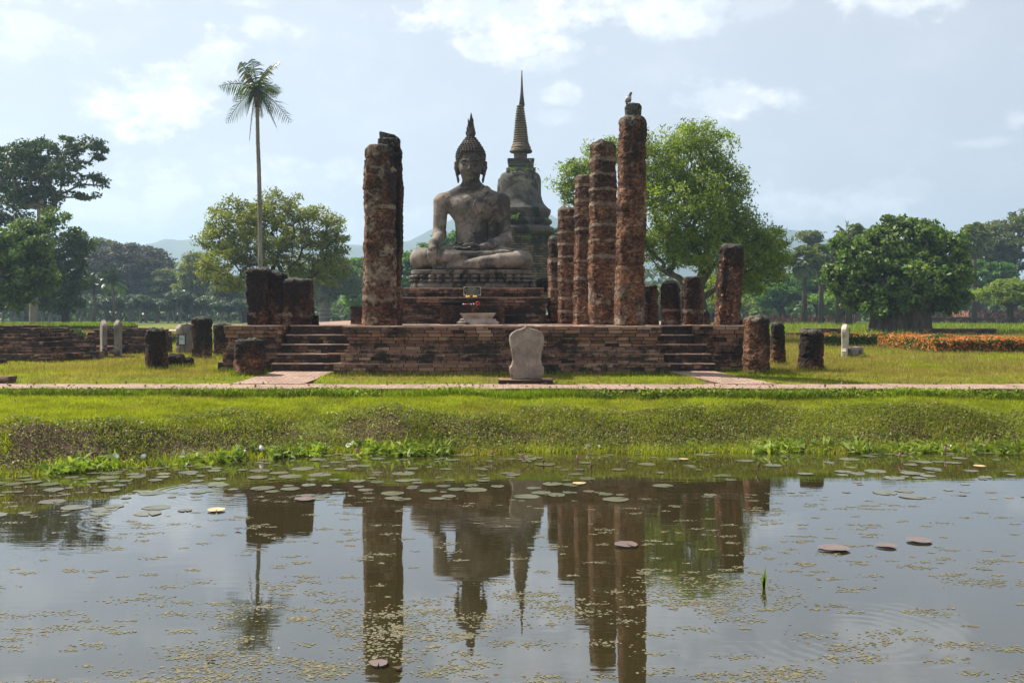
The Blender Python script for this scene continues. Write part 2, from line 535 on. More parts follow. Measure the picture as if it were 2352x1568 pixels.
M['weed'] = m_leaf('creeping_weed_leaf', [(.07, .10, .018), (.13, .16, .03), (.20, .225, .06), (.26, .20, .09)], .35, .5, .3, nscale=1.2)
M['spinach'] = m_leaf('water_spinach_leaf', [(.09, .15, .015), (.17, .24, .025), (.28, .33, .07)], .4, .55, .25)
M['seed'] = m_leaf('seed_head', [(.20, .14, .07), (.28, .19, .10), (.22, .20, .08)], .4, .8, .1)

# ------------------------------------------------------------------ ground
def build_ground():
    xs = np.unique(np.concatenate([np.linspace(-4500, -60, 24), np.arange(-60, -14, 2.), np.arange(-14, 14.01, .12), np.arange(14, 60.1, 2.), np.linspace(60, 4500, 24)]))
    ys = np.unique(np.concatenate([np.linspace(-60, 0, 8), np.arange(0, 12, .5), np.arange(12, 22.5, .1), np.arange(22.5, 45, .5), np.arange(45, 160, 5.), np.linspace(160, 6000, 24)]))
    X, Y = np.meshgrid(xs, ys)
    Z = H(X, Y)
    V = np.stack([X, Y, Z], -1).reshape(-1, 3)
    n = len(xs)
    i = (np.arange(len(ys) - 1)[:, None] * n + np.arange(n - 1)[None]).ravel()
    Fc = np.stack([i, i + 1, i + 1 + n, i + n], 1)
    m, g = newmat('turf_and_soil')
    p = g.pos()
    xyz = g.n('SeparateXYZ', {0: p})
    nz = g.n('SeparateXYZ', {0: g.n('NewGeometry').outputs['Normal']}).outputs[2]
    n1 = g.noise(p, .45, 5, .6)
    n2 = g.noise(p, 5.0, 5, .7)
    n3 = g.noise(p, 30.0, 4, .7)
    grass = g.ramp(n2, [(.3, (.085, .11, .010)), (.55, (.15, .18, .014)), (.8, (.21, .22, .03))])
    dry = g.ramp(n2, [(.3, (.14, .125, .03)), (.7, (.24, .20, .06))])
    c = g.mix(g.m('MULTIPLY', g.mr(n1, .48, .62), g.mr(xyz.outputs[1], 20.5, 23)), grass, dry)
    soil = g.ramp(n3, [(.3, (.045, .031, .020)), (.7, (.13, .088, .055))])
    steep = g.mr(nz, .97, .88)
    c = g.mix(g.m('MULTIPLY', steep, g.mr(xyz.outputs[1], 19.4, 19.0)), c, soil)
    c = g.mix(g.m('MULTIPLY', g.mr(n1, .60, .66), g.mr(n2, .4, .6)), c, (.13, .085, .055))
    far = g.mr(xyz.outputs[1], 90, 140)
    c = g.mix(far, c, (.07, .095, .025))
    g.out(g.pbr(c, .95, g.bump(g.m('ADD', n3, n2), .8, .05), .1))
    o = part('ground', V, Fc, m, smooth=True)
    tag(o, kind='structure')


def build_water():
    m, g = newmat('pond_water')
    p = g.pos()
    w1 = g.noise(g.scale(p, (.5, 1.6, 1)), 1.1, 2, .5)
    w2 = g.noise(g.scale(p, (1.2, 5.0, 1)), 2.6, 2, .5)
    h = g.m('ADD', g.m('MULTIPLY', w1, .0018), g.m('MULTIPLY', w2, .00045))
    for (rx, ry, rr, a) in ((WX(540, 13.2), 13.0, 1.7, .00018), (WX(320, 11.4), 11.3, 1.0, .0002), (WX(1960, 7.4), 7.3, 1.3, .00010)):
        dx = g.m('SUBTRACT', g.n('SeparateXYZ', {0: p}).outputs[0], rx)
        dy = g.m('SUBTRACT', g.n('SeparateXYZ', {0: p}).outputs[1], ry)
        rad = g.m('SQRT', g.m('ADD', g.m('MULTIPLY', dx, dx), g.m('MULTIPLY', dy, dy)))
        wav = g.m('MULTIPLY', g.m('SINE', g.m('MULTIPLY', rad, 52.0)), g.m('MULTIPLY', g.mr(rad, .15, .35), g.mr(rad, rr, rr * .55)))
        h = g.m('ADD', h, g.m('MULTIPLY', wav, a))
    nor = g.bump(h, 1.0, 1.0)
    body = g.n('BsdfDiffuse', {0: g.ramp(g.noise(p, .5, 4), [(.3, (.022, .018, .006)), (.7, (.031, .025, .009))]), 1: 0.0}).outputs[0]
    gl = g.n('BsdfGlossy', {'Color': (.93, .95, .97), 'Roughness': .004, 'Normal': nor}).outputs[0]
    fr = g.n('Fresnel', {'IOR': 2.25, 'Normal': nor}).outputs[0]
    g.out(g.n('MixShader', {0: g.m('MULTIPLY', fr, 1.12, clamp=True), 1: body, 2: gl}).outputs[0])
    V = [(-70, -40, 0), (70, -40, 0), (70, 19, 0), (-70, 19, 0)]
    tag(part('water', V, [(0, 1, 2, 3)], m), kind='structure')


def build_path():
    m, g = newmat('brick_paving')
    uv = g.n('TexCoord').outputs['UV']
    p = g.pos()
    uvw = g.vm('ADD', uv, g.scale(g.noise(p, 2.2, 2, col=True), (.05, .03, 0)))
    b = g.n('TexBrick', {'Vector': uvw, 'Color1': (.28, .18, .145), 'Color2': (.38, .27, .22), 'Mortar': (.11, .08, .06), 'Scale': 1.0,
                         'Mortar Size': .012, 'Mortar Smooth': .3, 'Bias': 0.0, 'Brick Width': .30, 'Row Height': .15})
    n2 = g.noise(p, 3.0, 6, .7)
    c = g.mix(g.m('MULTIPLY', g.mr(n2, .46, .66), .65), b.outputs[0], (.20, .14, .11))
    c = g.mix(g.m('MULTIPLY', g.mr(g.noise(p, 1.1, 6, .75), .52, .62), .55), c, (.15, .13, .07))
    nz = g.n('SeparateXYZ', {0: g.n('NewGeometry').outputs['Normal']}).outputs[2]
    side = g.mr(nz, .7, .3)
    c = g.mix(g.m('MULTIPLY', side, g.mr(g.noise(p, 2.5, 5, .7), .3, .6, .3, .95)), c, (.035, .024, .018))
    g.out(g.pbr(c, .9, g.bump(g.m('SUBTRACT', g.noise(p, 20, 4), b.outputs[1]), .6, .015), .15))

    def strip(name, quads, nx, ny, z, zb, mat, z2=None):
        mb = MB()
        (a, b_, c_, d_) = [np.array(q, float) for q in quads]
        V = []
        for j in range(ny + 1):
            for i in range(nx + 1):
                u, v = i / nx, j / ny
                q = (a * (1 - u) + b_ * u) * (1 - v) + (d_ * (1 - u) + c_ * u) * v
                V.append((q[0], q[1], z + ((z2 - z) * v if z2 else 0)))
        V = np.array(V)
        V[:, 2] += .012 * fbm(V, 1.4, 3, 3)
        edge = .045 * fbm(V, 2.6, 3, 9)
        Fc = [(j * (nx + 1) + i, j * (nx + 1) + i + 1, (j + 1) * (nx + 1) + i + 1, (j + 1) * (nx + 1) + i) for j in range(ny) for i in range(nx)]
        ring = [i for i in range(nx + 1)] + [j * (nx + 1) + nx for j in range(1, ny + 1)] + \
               [ny * (nx + 1) + i for i in range(nx - 1, -1, -1)] + [j * (nx + 1) for j in range(ny - 1, 0, -1)]
        for r_ in ring:
            V[r_, 1] += edge[r_]
        low = V[ring].copy()
        low[:, 2] = zb
        n0 = len(V)
        k = len(ring)
        Fc += [(n0 + i, n0 + (i + 1) % k, ring[(i + 1) % k], ring[i]) for i in range(k)]
        o = part(name, np.concatenate([V, low]), Fc, mat, uv=True)
        tag(o, kind='structure')
    strip('brick_path', [(-26, 19.42), (26, 19.42), (26, 20.72), (-26, 20.72)], 260, 8, .870, .55, m)
    strip('brick_path_branch', [(-5.8, 20.60), (-4.32, 20.60), (-4.15, 23.32), (-5.55, 23.32)], 10, 18, .880, .6, m, .985)
    strip('brick_path_branch', [(4.33, 20.60), (5.5, 20.60), (4.70, 23.32), (3.62, 23.32)], 10, 18, .880, .6, m, .985)
    return m


build_ground()
build_water()
M['paving'] = build_path()

# ------------------------------------------------------------------ brickwork
def bricks(mb, core, x0, x1, y0, y1, z0, z1, ch=.085, bl=.32, bd=.15, gap=.011, jit=.006, faces='flr', miss=0.0, erode=0.0):
    n = max(1, round((z1 - z0) / ch))
    h = (z1 - z0) / n
    for k in range(n):
        za, zb = z0 + k * h + gap * .6, z0 + (k + 1) * h - (gap * .4 if k < n - 1 else 0)
        top = k == n - 1

        def run(a, b, put):
            t = a - (bl * .5 if k % 2 else 0) - RNG.uniform(0, .04)
            while t < b - .02:
                L = bl * RNG.uniform(.82, 1.15)
                s, e = max(a, t), min(b, t + L)
                if b - e < .07:
                    e = b
                if e - s > .03 and RNG.random() > (miss if top else miss * .15):
                    put(s + gap, e - gap)
                t = t + L if e < b else b
        if 'f' in faces:
            run(x0, x1, lambda s, e: mb.box(s, e, y0 + RNG.uniform(-jit, jit * 2) + (RNG.random() < erode) * RNG.uniform(0, .03), y0 + bd, za, zb - (RNG.random() < erode) * .012, .004))
        if 'l' in faces:
            run(y0 + bd, y1, lambda s, e: mb.box(x0 + RNG.uniform(-jit, jit * 2), x0 + bd, s, e, za, zb, .004))
        if 'r' in faces:
            run(y0 + bd, y1, lambda s, e: mb.box(x1 - bd, x1 + RNG.uniform(-jit * 2, jit), s, e, za, zb, .004))
    core.box(x0 + .018, x1 - .018, y0 + .018, y1, z0 + .004, z1 - .014)


def topbricks(mb, x0, x1, y0, y1, z, bl=.30, bw=.15, th=.026):
    y = y0
    k = 0
    while y < y1 - .02:
        x = x0 - (bl / 2 if k % 2 else 0)
        while x < x1 - .02:
            s, e = max(x0, x), min(x1, x + bl)
            if e - s > .04:
                dz = RNG.uniform(-.008, .004)
                mb.box(s + .005, e - .005, y + .005, min(y1, y + bw) - .005, z - th, z + dz, .003)
            x += bl
        y += bw
        k += 1


def join(name, a, mat, parent, core=None, coremat=None):
    o = a.put(name, [mat, coremat] if coremat else mat, parent)
    if core is not None and core.V:
        o2 = None
        V = core.arr()
        me = o.data
        n0 = len(me.vertices)
        # core goes into the same mesh with its own material slot
        allV = np.concatenate([a.arr(), V]) - ORG[parent.name]
        allF = a.F + [[i + a.n for i in f] for f in core.F]
        me2 = bpy.data.meshes.new(name)
        me2.from_pydata(allV.tolist(), [], allF)
        me2.materials.append(mat)
        me2.materials.append(coremat)
        idx = np.zeros(len(allF), np.int32)
        idx[len(a.F):] = 1
        me2.polygons.foreach_set('material_index', idx)
        me2.update()
        o.data = me2
        bpy.data.meshes.remove(me)
    return o


def build_platform():
    t = thing('brick_platform', 'long moulded brick temple platform with two flights of steps, stained black', 'platform', (-.22, 22.5, .93))
    # moulded front: (half width from axis, depth offset, z0, z1)
    cx = -.22
    prof = [(3.79, 0.0, .80, 1.20), (3.655, .14, 1.20, 1.42), (3.575, .22, 1.42, 1.50), (3.53, .265, 1.50, 1.58),
            (3.49, .30, 1.58, 1.72), (3.53, .265, 1.72, 1.80), (3.57, .225, 1.80, 1.885), (3.61, .18, 1.885, 2.03)]
    a, c = MB(), MB()
    for (hw, off, z0, z1) in prof:
        bricks(a, c, cx - hw, cx + hw, 22.32 + off, 25.2, z0, z1, erode=.12)
    join('terrace', a, M['brick'], t, c, M['mortar'])
    a = MB()
    topbricks(a, cx - 3.62, cx + 3.62, 22.49, 25.2, 2.046)
    a.put('terrace_paving', M['tread'], t)
    a = MB()
    for q in ((3.795, 22.315, 1.212), (3.66, 22.455, 1.431), (3.58, 22.536, 1.508)):
        a = MB()
        topbricks(a, cx - q[0], cx + q[0], q[1], q[1] + .2, q[2])
        a.put('ledge', M['ledge'], t)
    wprof = [(.17, 0.0, .80, 1.17), (.08, .09, 1.17, 1.40), (.05, .13, 1.40, 1.48), (.02, .16, 1.48, 1.56), (-.02, .19, 1.56, 1.75), (.03, .15, 1.75, 1.84), (.06, .11, 1.84, 2.03)]
    for (x0, x1, lf) in ((-6.82, -5.5, True), (4.35, 5.75, False)):
        a, c = MB(), MB()
        for (ex, off, z0, z1) in wprof:
            bricks(a, c, x0 - (ex if lf else 0), x1 + (0 if lf else ex), 23.62 + off, 26.0, z0, z1, erode=.1)
        w_ = join('wing', a, M['brick'], t, c, M['mortar'])
        a = MB()
        topbricks(a, x0 - (.06 if lf else 0), x1 + (0 if lf else .06), 23.72, 26, 2.046)
        a.put('wing_paving', M['tread'], w_)
    for (x0, x1, lf) in ((-5.62, -3.6, True), (3.0, 4.75, False)):
        fl = thing('stair', None, None, ((x0 + x1) / 2, 23.3, .9))
        fl.parent = t
        fl.location = ORG[fl.name] - ORG[t.name]
        for k in range(5):
            z1 = .93 + .22 * (k + 1)
            a, c = MB(), MB()
            q = .065 * k
            xa, xb = (x0 + q, x1) if lf else (x0, x1 - q)
            y0 = 23.3 + .2 * k
            bricks(a, c, xa, xb, y0, y0 + .5, z1 - .22 if k else .8, z1, ch=.11, jit=.008, erode=.2)
            st = join('step', a, M['brickstep'], fl, c, M['mortar'])
            a = MB()
            topbricks(a, xa - (.012 if lf else 0), xb + (0 if lf else .012), y0 - .014, y0 + .5, z1 + .016)
            a.put('tread', M['tread'], st)
    a = MB()
    a.box(-6.7, 5.65, 24.6, 44, .9, 2.018)
    a.put('terrace_floor', M['paving'], t, uv=True)


build_platform()


def build_shrine():
    # stepped brick base behind the platform edge
    t = thing('stepped_brick_base', 'dark stepped brick base carrying the lotus pedestal of the seated statue', 'base', (-1.25, 29, 2.03))
    a, c = MB(), MB()
    L = [(0, 2.03, 2.16), (.06, 2.16, 2.28), (.12, 2.28, 2.55), (.07, 2.55, 2.63), (0, 2.63, 2.79)]
    for off, z0, z1 in L:
        bricks(a, c, -3.69 + off, 1.12 - off, 29.0 + off, 35, z0, z1, ch=.07, jit=.004, erode=.1)
    q = join('lower_tier', a, M['brickdark'], t, c, M['mortar'])
    a = MB()
    topbricks(a, -3.69, 1.12, 28.99, 30.2, 2.80)
    a.put('ledge', M['tread'], q)
    a, c = MB(), MB()
    for off, z0, z1 in [(.10, 2.79, 2.93), (0, 2.93, 3.085)]:
        bricks(a, c, -3.27 + off, .97 - off, 30.0 + off, 34.5, z0, z1, ch=.075, jit=.004, erode=.1)
    q = join('upper_tier', a, M['brickdark'], t, c, M['mortar'])
    a = MB()
    topbricks(a, -3.27, .97, 29.99, 30.55, 3.095)
    a.put('ledge', M['tread'], q)


build_shrine()

# ------------------------------------------------------------------ laterite columns
BLK = {}


def column(mb_list, cx, cy, z0, z1, r0, r1, shape=8, bands=(), lean=(0, 0), tilt_top=0.0, seed=0, rough=1.0, dz=.028, nseg=64, squareness=.0, block=.38, plaster_rand=0.42, facedir=0.0):
    """rough laterite shaft; returns V, F, attrs"""
    nz = max(6, int((z1 - z0) / dz))
    th = np.linspace(0, 2 * math.pi, nseg, endpoint=False)
    zz = np.linspace(0, 1, nz + 1)
    T, Zr = np.meshgrid(th, zz)
    r = r0 + (r1 - r0) * Zr
    if shape:
        a = (T + facedir) % (2 * math.pi / shape) - math.pi / shape
        poly = math.cos(math.pi / shape) / np.cos(a)
        poly = poly / ((1 + math.cos(math.pi / shape)) / 2)
        r = r * (poly * (1 - squareness) + squareness * 1.0)
    Hh = z1 - z0
    z = z0 + Zr * Hh
    base = np.stack([cx + r * np.cos(T), cy + r * np.sin(T), z], -1).reshape(-1, 3)
    q = base + seed * 13.7
    low = fbm(q, 1.4, 2, seed) * .03
    mid = fbm(q, 6.0, 3, seed + 3) * .016
    hi = fbm(q, 19.0, 2, seed + 5) * .012
    pl = np.zeros(len(base))
    zf = z.ravel()
    for (bz, bh, st) in bands:          # plaster rings at world height bz
        wob = .35 * bh * fbm(np.stack([base[:, 0] * 3, base[:, 1] * 3, np.full(len(base), bz)], -1), 1.0, 2, seed + 8)
        pl = np.maximum(pl, st * np.clip(1.25 - np.abs(zf - bz - wob) / bh, 0, 1))
    if plaster_rand:
        pl = np.maximum(pl, np.clip(fbm(q, 1.8, 3, seed + 21) * plaster_rand, 0, 1))
    jt = np.abs(((zf - z0) / block + .15 * seed) % 1.0 - .5)
    joint = -.022 * np.clip(1 - (0.5 - jt) / .035, 0, 1)
    bid = np.floor((zf - z0) / block + .15 * seed)
    brnd = vnoise(np.stack([bid * 7.31 + seed, bid * 0 + .5, bid * 0 + .5], -1), seed)
    disp = (low + (mid * 1.45 + hi * 1.4) * (1 - .7 * np.clip(pl, 0, 1)) + joint * 1.5 * (1 - .6 * pl) + .006 * brnd) * rough + .012 * np.clip(pl * 2, 0, 1)
    edge = np.clip((zz - 1 + .10 / Hh) / (.10 / Hh), 0, 1)
    disp = disp - np.repeat(.05 * edge ** 2, nseg)
    dirv = np.stack([np.cos(T), np.sin(T)], -1).reshape(-1, 2)
    base[:, :2] += dirv * disp[:, None]
    hrel = np.repeat(zz, nseg)
    base[:, 0] += lean[0] * hrel
    base[:, 1] += lean[1] * hrel
    topm = np.clip((hrel - .9) / .1, 0, 1)
    base[:, 2] += topm * tilt_top * (base[:, 0] - cx - lean[0] * hrel)
    i = (np.arange(nz)[:, None] * nseg + np.arange(nseg)[None])
    j = (np.arange(nz)[:, None] * nseg + (np.arange(nseg)[None] + 1) % nseg)
    Fc = np.stack([i, j, j + nseg, i + nseg], -1).reshape(-1, 4).tolist()
    # top cap: shrinking rings
    V = [base]
    ring = base[-nseg:]
    cen = ring.mean(0)
    prev = nz * nseg
    nv = len(base)
    for s in (.82, .6, .35, .12):
        rg = cen + (ring - cen) * s
        rg[:, 2] += .05 * fbm(rg + seed, 5.0, 3, seed + 2) + .012
        V.append(rg)
        Fc += [[prev + k, prev + (k + 1) % nseg, nv + (k + 1) % nseg, nv + k] for k in range(nseg)]
        prev = nv
        nv += nseg
    Fc.append([prev + k for k in range(nseg)])
    V = np.concatenate(V)
    pl = np.concatenate([pl, np.zeros(4 * nseg)])
    hrel = np.concatenate([hrel, np.ones(4 * nseg)])
    BLK[len(V)] = np.concatenate([brnd * .5 + .5, np.full(4 * nseg, .5)])
    return V, Fc, pl, hrel


def bands_px(ys, d, hpx=7, st=.9):
    return [(WZ(y, d), (h if h else hpx) * d / F, s) for (y, h, s) in ys]


def colthing(label, x, y0, y1, w, d, mat='lat', shape=8, bands=(), lean_px=0, seed=0, group=None, z0=None, taper=.95, name='laterite_column', squareness=.25, topx=None, **kw):
    """x,y0(base),y1(top),w in pixels at distance d"""
    cx = WX(x, d)
    zb = WZ(y0, d) if z0 is None else z0
    t = thing(name, label, 'column', (cx, d, zb), group)
    r = w * d / F / 2
    V, Fc, pl, hr = column(None, cx, d, zb - .03, WZ(y1, d), r, r * taper, shape, bands_px(bands, d), (lean_px * d / F, 0), seed=seed, squareness=squareness, **kw)
    part('shaft', V, Fc, M[mat], t, True, attrs={'plaster': pl, 'hgt': hr, 'blk': BLK[len(V)]})
    return t


def lump(name, parent, cx, cy, z0, hx, hy, hz, mat, seed, plaster=0, hgt=.7, sq=5.0, rot=0.0, tilt=0.0, amp=1.0, n=(40, 22), loc=None):
    """rough block: superellipsoid pushed by noise"""
    u = np.linspace(0, 2 * math.pi, n[0], endpoint=False)
    v = np.linspace(-math.pi / 2, math.pi / 2, n[1])
    U, Vv = np.meshgrid(u, v)

    def sg(a, e):
        return np.sign(a) * np.abs(a) ** e
    e = 2.0 / sq
    x = hx * sg(np.cos(Vv), e) * sg(np.cos(U), e)
    y = hy * sg(np.cos(Vv), e) * sg(np.sin(U), e)
    z = hz * sg(np.sin(Vv), e)
    p = np.stack([x, y, z], -1).reshape(-1, 3)
    nn = p / (np.linalg.norm(p, axis=1, keepdims=True) + 1e-9)
    q = p + seed * 7.3
    p = p + nn * (amp * (.04 * fbm(q, 2.5, 3, seed) + .018 * fbm(q, 11, 3, seed + 4)))[:, None]
    p[:, 2] += tilt * p[:, 0] * (p[:, 2] > 0)
    c, s_ = math.cos(rot), math.sin(rot)
    p = np.stack([p[:, 0] * c - p[:, 1] * s_, p[:, 0] * s_ + p[:, 1] * c, p[:, 2]], -1)
    V = p + np.array((cx, cy, z0 + hz))
    m_, k = n[1], n[0]
    Fc = [(i * k + j, i * k + (j + 1) % k, (i + 1) * k + (j + 1) % k, (i + 1) * k + j) for i in range(m_ - 1) for j in range(k)]
    return part(name, V, Fc, mat, parent, True, attrs={'plaster': np.full(len(V), plaster), 'hgt': np.full(len(V), hgt), 'blk': np.full(len(V), .5)}, loc=loc)


def build_columns():
    # left tall column with its pilaster and broken capital
    d = 23.75
    bl = [(388, 9, .7), (478, 8, .8), (533, 6, .6), (640, 9, .85), (685, 13, .75)]
    t = colthing('tall thick laterite column with pale plaster bands left of the seated statue', 872, 748, 336, 76, d, 'lat', 8, bl, 0, 3, z0=2.03, taper=.9,
                 plaster_rand=.8, squareness=.0)
    cx = WX(898, d + .35)
    V, Fc, pl, hr = column(None, cx, d + .42, 2.0, WZ(333, d), .29, .27, 4, (), (.03, 0), seed=9, nseg=64, squareness=.0, plaster_rand=0, facedir=math.pi / 4)
    part('pilaster', V, Fc, M['latdark'], t, True, attrs={'plaster': pl, 'hgt': hr, 'blk': BLK[len(V)]})
    lump('capital_block', t, WX(893, d), d + .1, WZ(338, d), .25, .26, .10, M['latdark'], 4, sq=7, hgt=.97)
    lump('broken_block', t, WX(891, d), d + .12, WZ(322, d), .225, .2, .085, M['latdark'], 5, sq=8, tilt=-.24, hgt=1.0)
    # row on the right
    d = 23.3
    t = colthing('tallest laterite column, leaning slightly right, with a bird standing on its top stone', 1445, 750, 271, 67, d, 'lat', 8,
                 [(560, 6, .5), (470, 5, .45), (618, 6, .4), (690, 6, .4)], 9, 11, z0=2.03, taper=.94, plaster_rand=.75, squareness=.2, block=.62)
    lump('cap_stone', t, WX(1454, d), d, WZ(272, d), 19 * d / F, .2, 16 * d / F, M['latdark'], 21, sq=4.5, hgt=1.0, amp=1.0)
    d = 25.0
    colthing('thick ringed laterite column between the tallest column and a thinner one', 1385, 747, 328, 64, d, 'lat', 8,
             [(367, 7, 1.), (402, 7, .9), (437, 5, 1.), (470, 9, .85), (518, 6, .9), (553, 6, .8), (590, 8, .9), (640, 4, .6), (678, 26, .62), (737, 6, .8)], 1, 13, z0=2.03, taper=.93, squareness=.2)
    d = 27.0
    colthing('thin ringed laterite column, second from the statue side among the four standing tall beside the tree', 1345, 746, 404, 54, d, 'lat', 8,
             [(428, 5, 1.), (462, 6, 1.), (495, 5, .8), (527, 5, .8), (560, 4, .6), (600, 5, .8), (640, 6, .9), (680, 5, .7), (722, 5, .8)], 1, 17, z0=2.03, squareness=.2)
    d = 28.5
    colthing('medium tall ringed laterite column, darker at its top, half as high as the tallest', 1306, 746, 478, 51, d, 'lat', 8,
             [(502, 5, .9), (535, 5, .8), (562, 5, .9), (590, 4, .8), (607, 5, .8), (645, 5, 1.), (685, 5, .9), (715, 5, .9)], 1, 19, z0=2.03, squareness=.2)
    d = 30.0
    colthing('shortest of the ringed laterite columns, nearest the statue base', 1281, 746, 543, 46, d, 'latmid', 8,
             [(560, 4, .4), (600, 8, .9), (640, 9, .8), (665, 4, .9), (705, 9, .8)], 1, 23, z0=2.03, squareness=.2)
    lump('laterite_block', None, WX(1246, 31.2), 31.2, WZ(672, 31.2), .22, .2, .22, M['latdark'], 31, loc=(WX(1246, 31.2), 31.2, WZ(672, 31.2)))
    tag(bpy.data.objects['laterite_block'], 'small dark laterite block perched on the brick base right of the lotus pedestal', 'stone block')
    # low stumps on the right of the platform
    colthing('black broken stump half hidden behind the tallest column', 1492, 746, 655, 40, 27.0, 'latdark', 8, [], 0, 29, z0=2.03)
    colthing('stump with a pale plaster patch at its foot, left of its taller neighbour', 1541, 746, 648, 44, 26.0, 'latdark', 8, [(712, 6, .8), (738, 9, .8)], -2, 37, z0=2.03, squareness=.5)
    colthing('stump with a joint halfway up, right beside the plaster footed stump', 1590, 747, 636, 47, 25.6, 'latmid', 8, [(716, 8, .7)], 1, 41, z0=2.03, squareness=.5)
    colthing('tiny dark stump just left of the leaning column', 1619, 746, 714, 24, 26.5, 'latdark', 4, [], 0, 43, z0=2.03, name='laterite_stump')
    t = colthing('thick laterite column leaning right, with a dark plaster face dotted with red brick chips', 1668, 749, 563, 57, 24.5, 'latmid', 8, [], 15, 47, z0=2.03, taper=1.0, squareness=.1, plaster_rand=0)
    # plaster face with brick chips
    rngl = random.Random(4)
    mb = MB()
    for k in range(26):
        f_ = rngl.random()
        yy = 585 + f_ * 150
        xx = 1668 + (747 - yy) * .062 + rngl.uniform(-22, 22)
        c_ = P(xx, yy, 24.2 - .03)
        s1 = rngl.uniform(.012, .028)
        mb.box(c_[0] - s1, c_[0] + s1, 24.205, 24.35, c_[2] - s1 * 1.2, c_[2] + s1 * 1.2, .004)
    mb.put('brick_chip', M['brickred'], t)
    # left cluster of three joined pillars on the wing
    d = 24.75
    t = thing('laterite_pillar', 'three joined black laterite pillars of stepped height on the left wing', 'column', (WX(645, d), d, 2.03))
    for nm, x, top, w, dd, sd in (('tall_shaft', 596, 617, 46, d, 51), ('middle_shaft', 636, 626, 40, d + .15, 53), ('broad_shaft', 686, 642, 62, d + .1, 57)):
        V, Fc, pl, hr = column(None, WX(x, dd), dd, 2.0, WZ(top, dd), w * dd / F / 2 * 1.22, w * dd / F / 2 * 1.18, 4, bands_px([(726, 11, .55)], dd), seed=sd, squareness=.25, facedir=math.pi / 4, plaster_rand=0)
        part(nm, V, Fc, M['latdark'], t, True, attrs={'plaster': pl, 'hgt': hr, 'blk': BLK[len(V)]})
    o = lump('laterite_block', None, WX(724, 25), 25, 2.02, .09, .12, .14, M['latdark'], 61, loc=(WX(724, 25), 25, 2.03))
    tag(o, 'small rounded black block at the right foot of the three joined pillars', 'stone block')
    # low wall piece behind left column
    t = thing('brick_wall', 'low dark brick wall stub standing left behind the tall thick column', 'wall', (WX(826, 27), 27, 2.03))
    a, c = MB(), MB()
    bricks(a, c, WX(804, 27), WX(850, 27), 27, 28.2, 2.03, WZ(703, 27), ch=.07)
    join('brickwork', a, M['brickdark'], t, c, M['mortar'])
    # columns on the grass
    gnd = lambda x, y: float(H(np.array([x]), np.array([y]))[0])
    G_ = 'short laterite column stumps on the grass'
    t = colthing('stout brown stump with a clay pot on its lichened top, right of the right steps', 1736, 860, 728, 63, 22.9, 'latmid', 8, [], 2, 67, squareness=.6, z0=.9, taper=.97, group=G_)
    colthing('dark slim stump standing directly behind the stump with the clay pot', 1787, 838, 741, 36, 26.6, 'latdark', 8, [], -2, 71, squareness=.5, z0=.9, taper=.9, group=G_)
    colthing('squat dark stump alone on the grass at the right, before the orange hedge', 1863, 852, 759, 57, 24.3, 'latdark', 8, [], 2, 73, squareness=.7, z0=.9, taper=.93, group=G_)
    colthing('short round stump right before the left wing, lichened and black topped', 572, 862, 780, 65, 22.6, 'latdark', 8, [], 0, 79, squareness=.8, z0=.9, taper=.98, group=G_)
    colthing('broad black stump with rubble at its right foot on the left lawn', 361, 850, 757, 54, 24.6, 'latdark', 4, [], -2, 83, squareness=.6, z0=.9, taper=.95, group=G_, facedir=.4)
    colthing('taller square stump on the left lawn beside the grey slabs', 464, 823, 730, 48, 30.3, 'latdark', 4, [], 0, 89, squareness=.55, z0=.9, taper=.97, group=G_, facedir=.7)
    colthing('low black stump just left of the platform wing', 511, 815, 744, 44, 32.0, 'latdark', 8, [], 0, 97, squareness=.5, z0=.9, group=G_)
    for i, (x, y0, y1, w, d, lb) in enumerate(((404, 838, 806, 40, 25.6, 'lumpy laterite rubble leaning on the broad black stump'),
                                              (431, 838, 817, 24, 26.0, 'small laterite rubble block at the end of the rubble'),
                                              (1704, 752, 735, 26, 25.0, 'weathered laterite lump at the right end of the platform'),
                                              (4, 840, 826, 16, 27.0, 'laterite lump at the left border beside the stepped ruin'))):
        hz = (y0 - y1) * d / F / 2
        zb = 2.02 if i == 2 else .9
        o = lump('laterite_rubble', None, WX(x, d), d, zb, w * d / F / 2, .22, hz + (.0 if i == 2 else .02), M['latdark'], 101 + i, sq=3.5, amp=1.3, loc=(WX(x, d), d, zb))
        tag(o, lb, 'rubble')
    # clay pot
    d = 22.9
    mb = MB()
    prof = [(.02, .0), (.075, .005), (.105, .03), (.105, .05), (.085, .065), (.10, .075), (.11, .085), (.10, .086), (.08, .07), (.05, .05)]
    px, pz = WX(1746, d), WZ(732, d)
    nv = 20
    V = [(px + r * math.cos(k * 2 * math.pi / nv), d + r * math.sin(k * 2 * math.pi / nv), pz + z) for r, z in prof for k in range(nv)]
    Fc = [(i * nv + k, i * nv + (k + 1) % nv, (i + 1) * nv + (k + 1) % nv, (i + 1) * nv + k) for i in range(len(prof) - 1) for k in range(nv)]
    Fc += [tuple(range(nv - 1, -1, -1)), tuple((len(prof) - 1) * nv + k for k in range(nv))]
    tag(part('clay_pot', V, Fc, m_bark('terracotta', (.32, .16, .10), (.42, .24, .16), 8), None, True, loc=(px, d, pz)), 'shallow terracotta pot on top of the stout brown stump', 'pot')


build_columns()

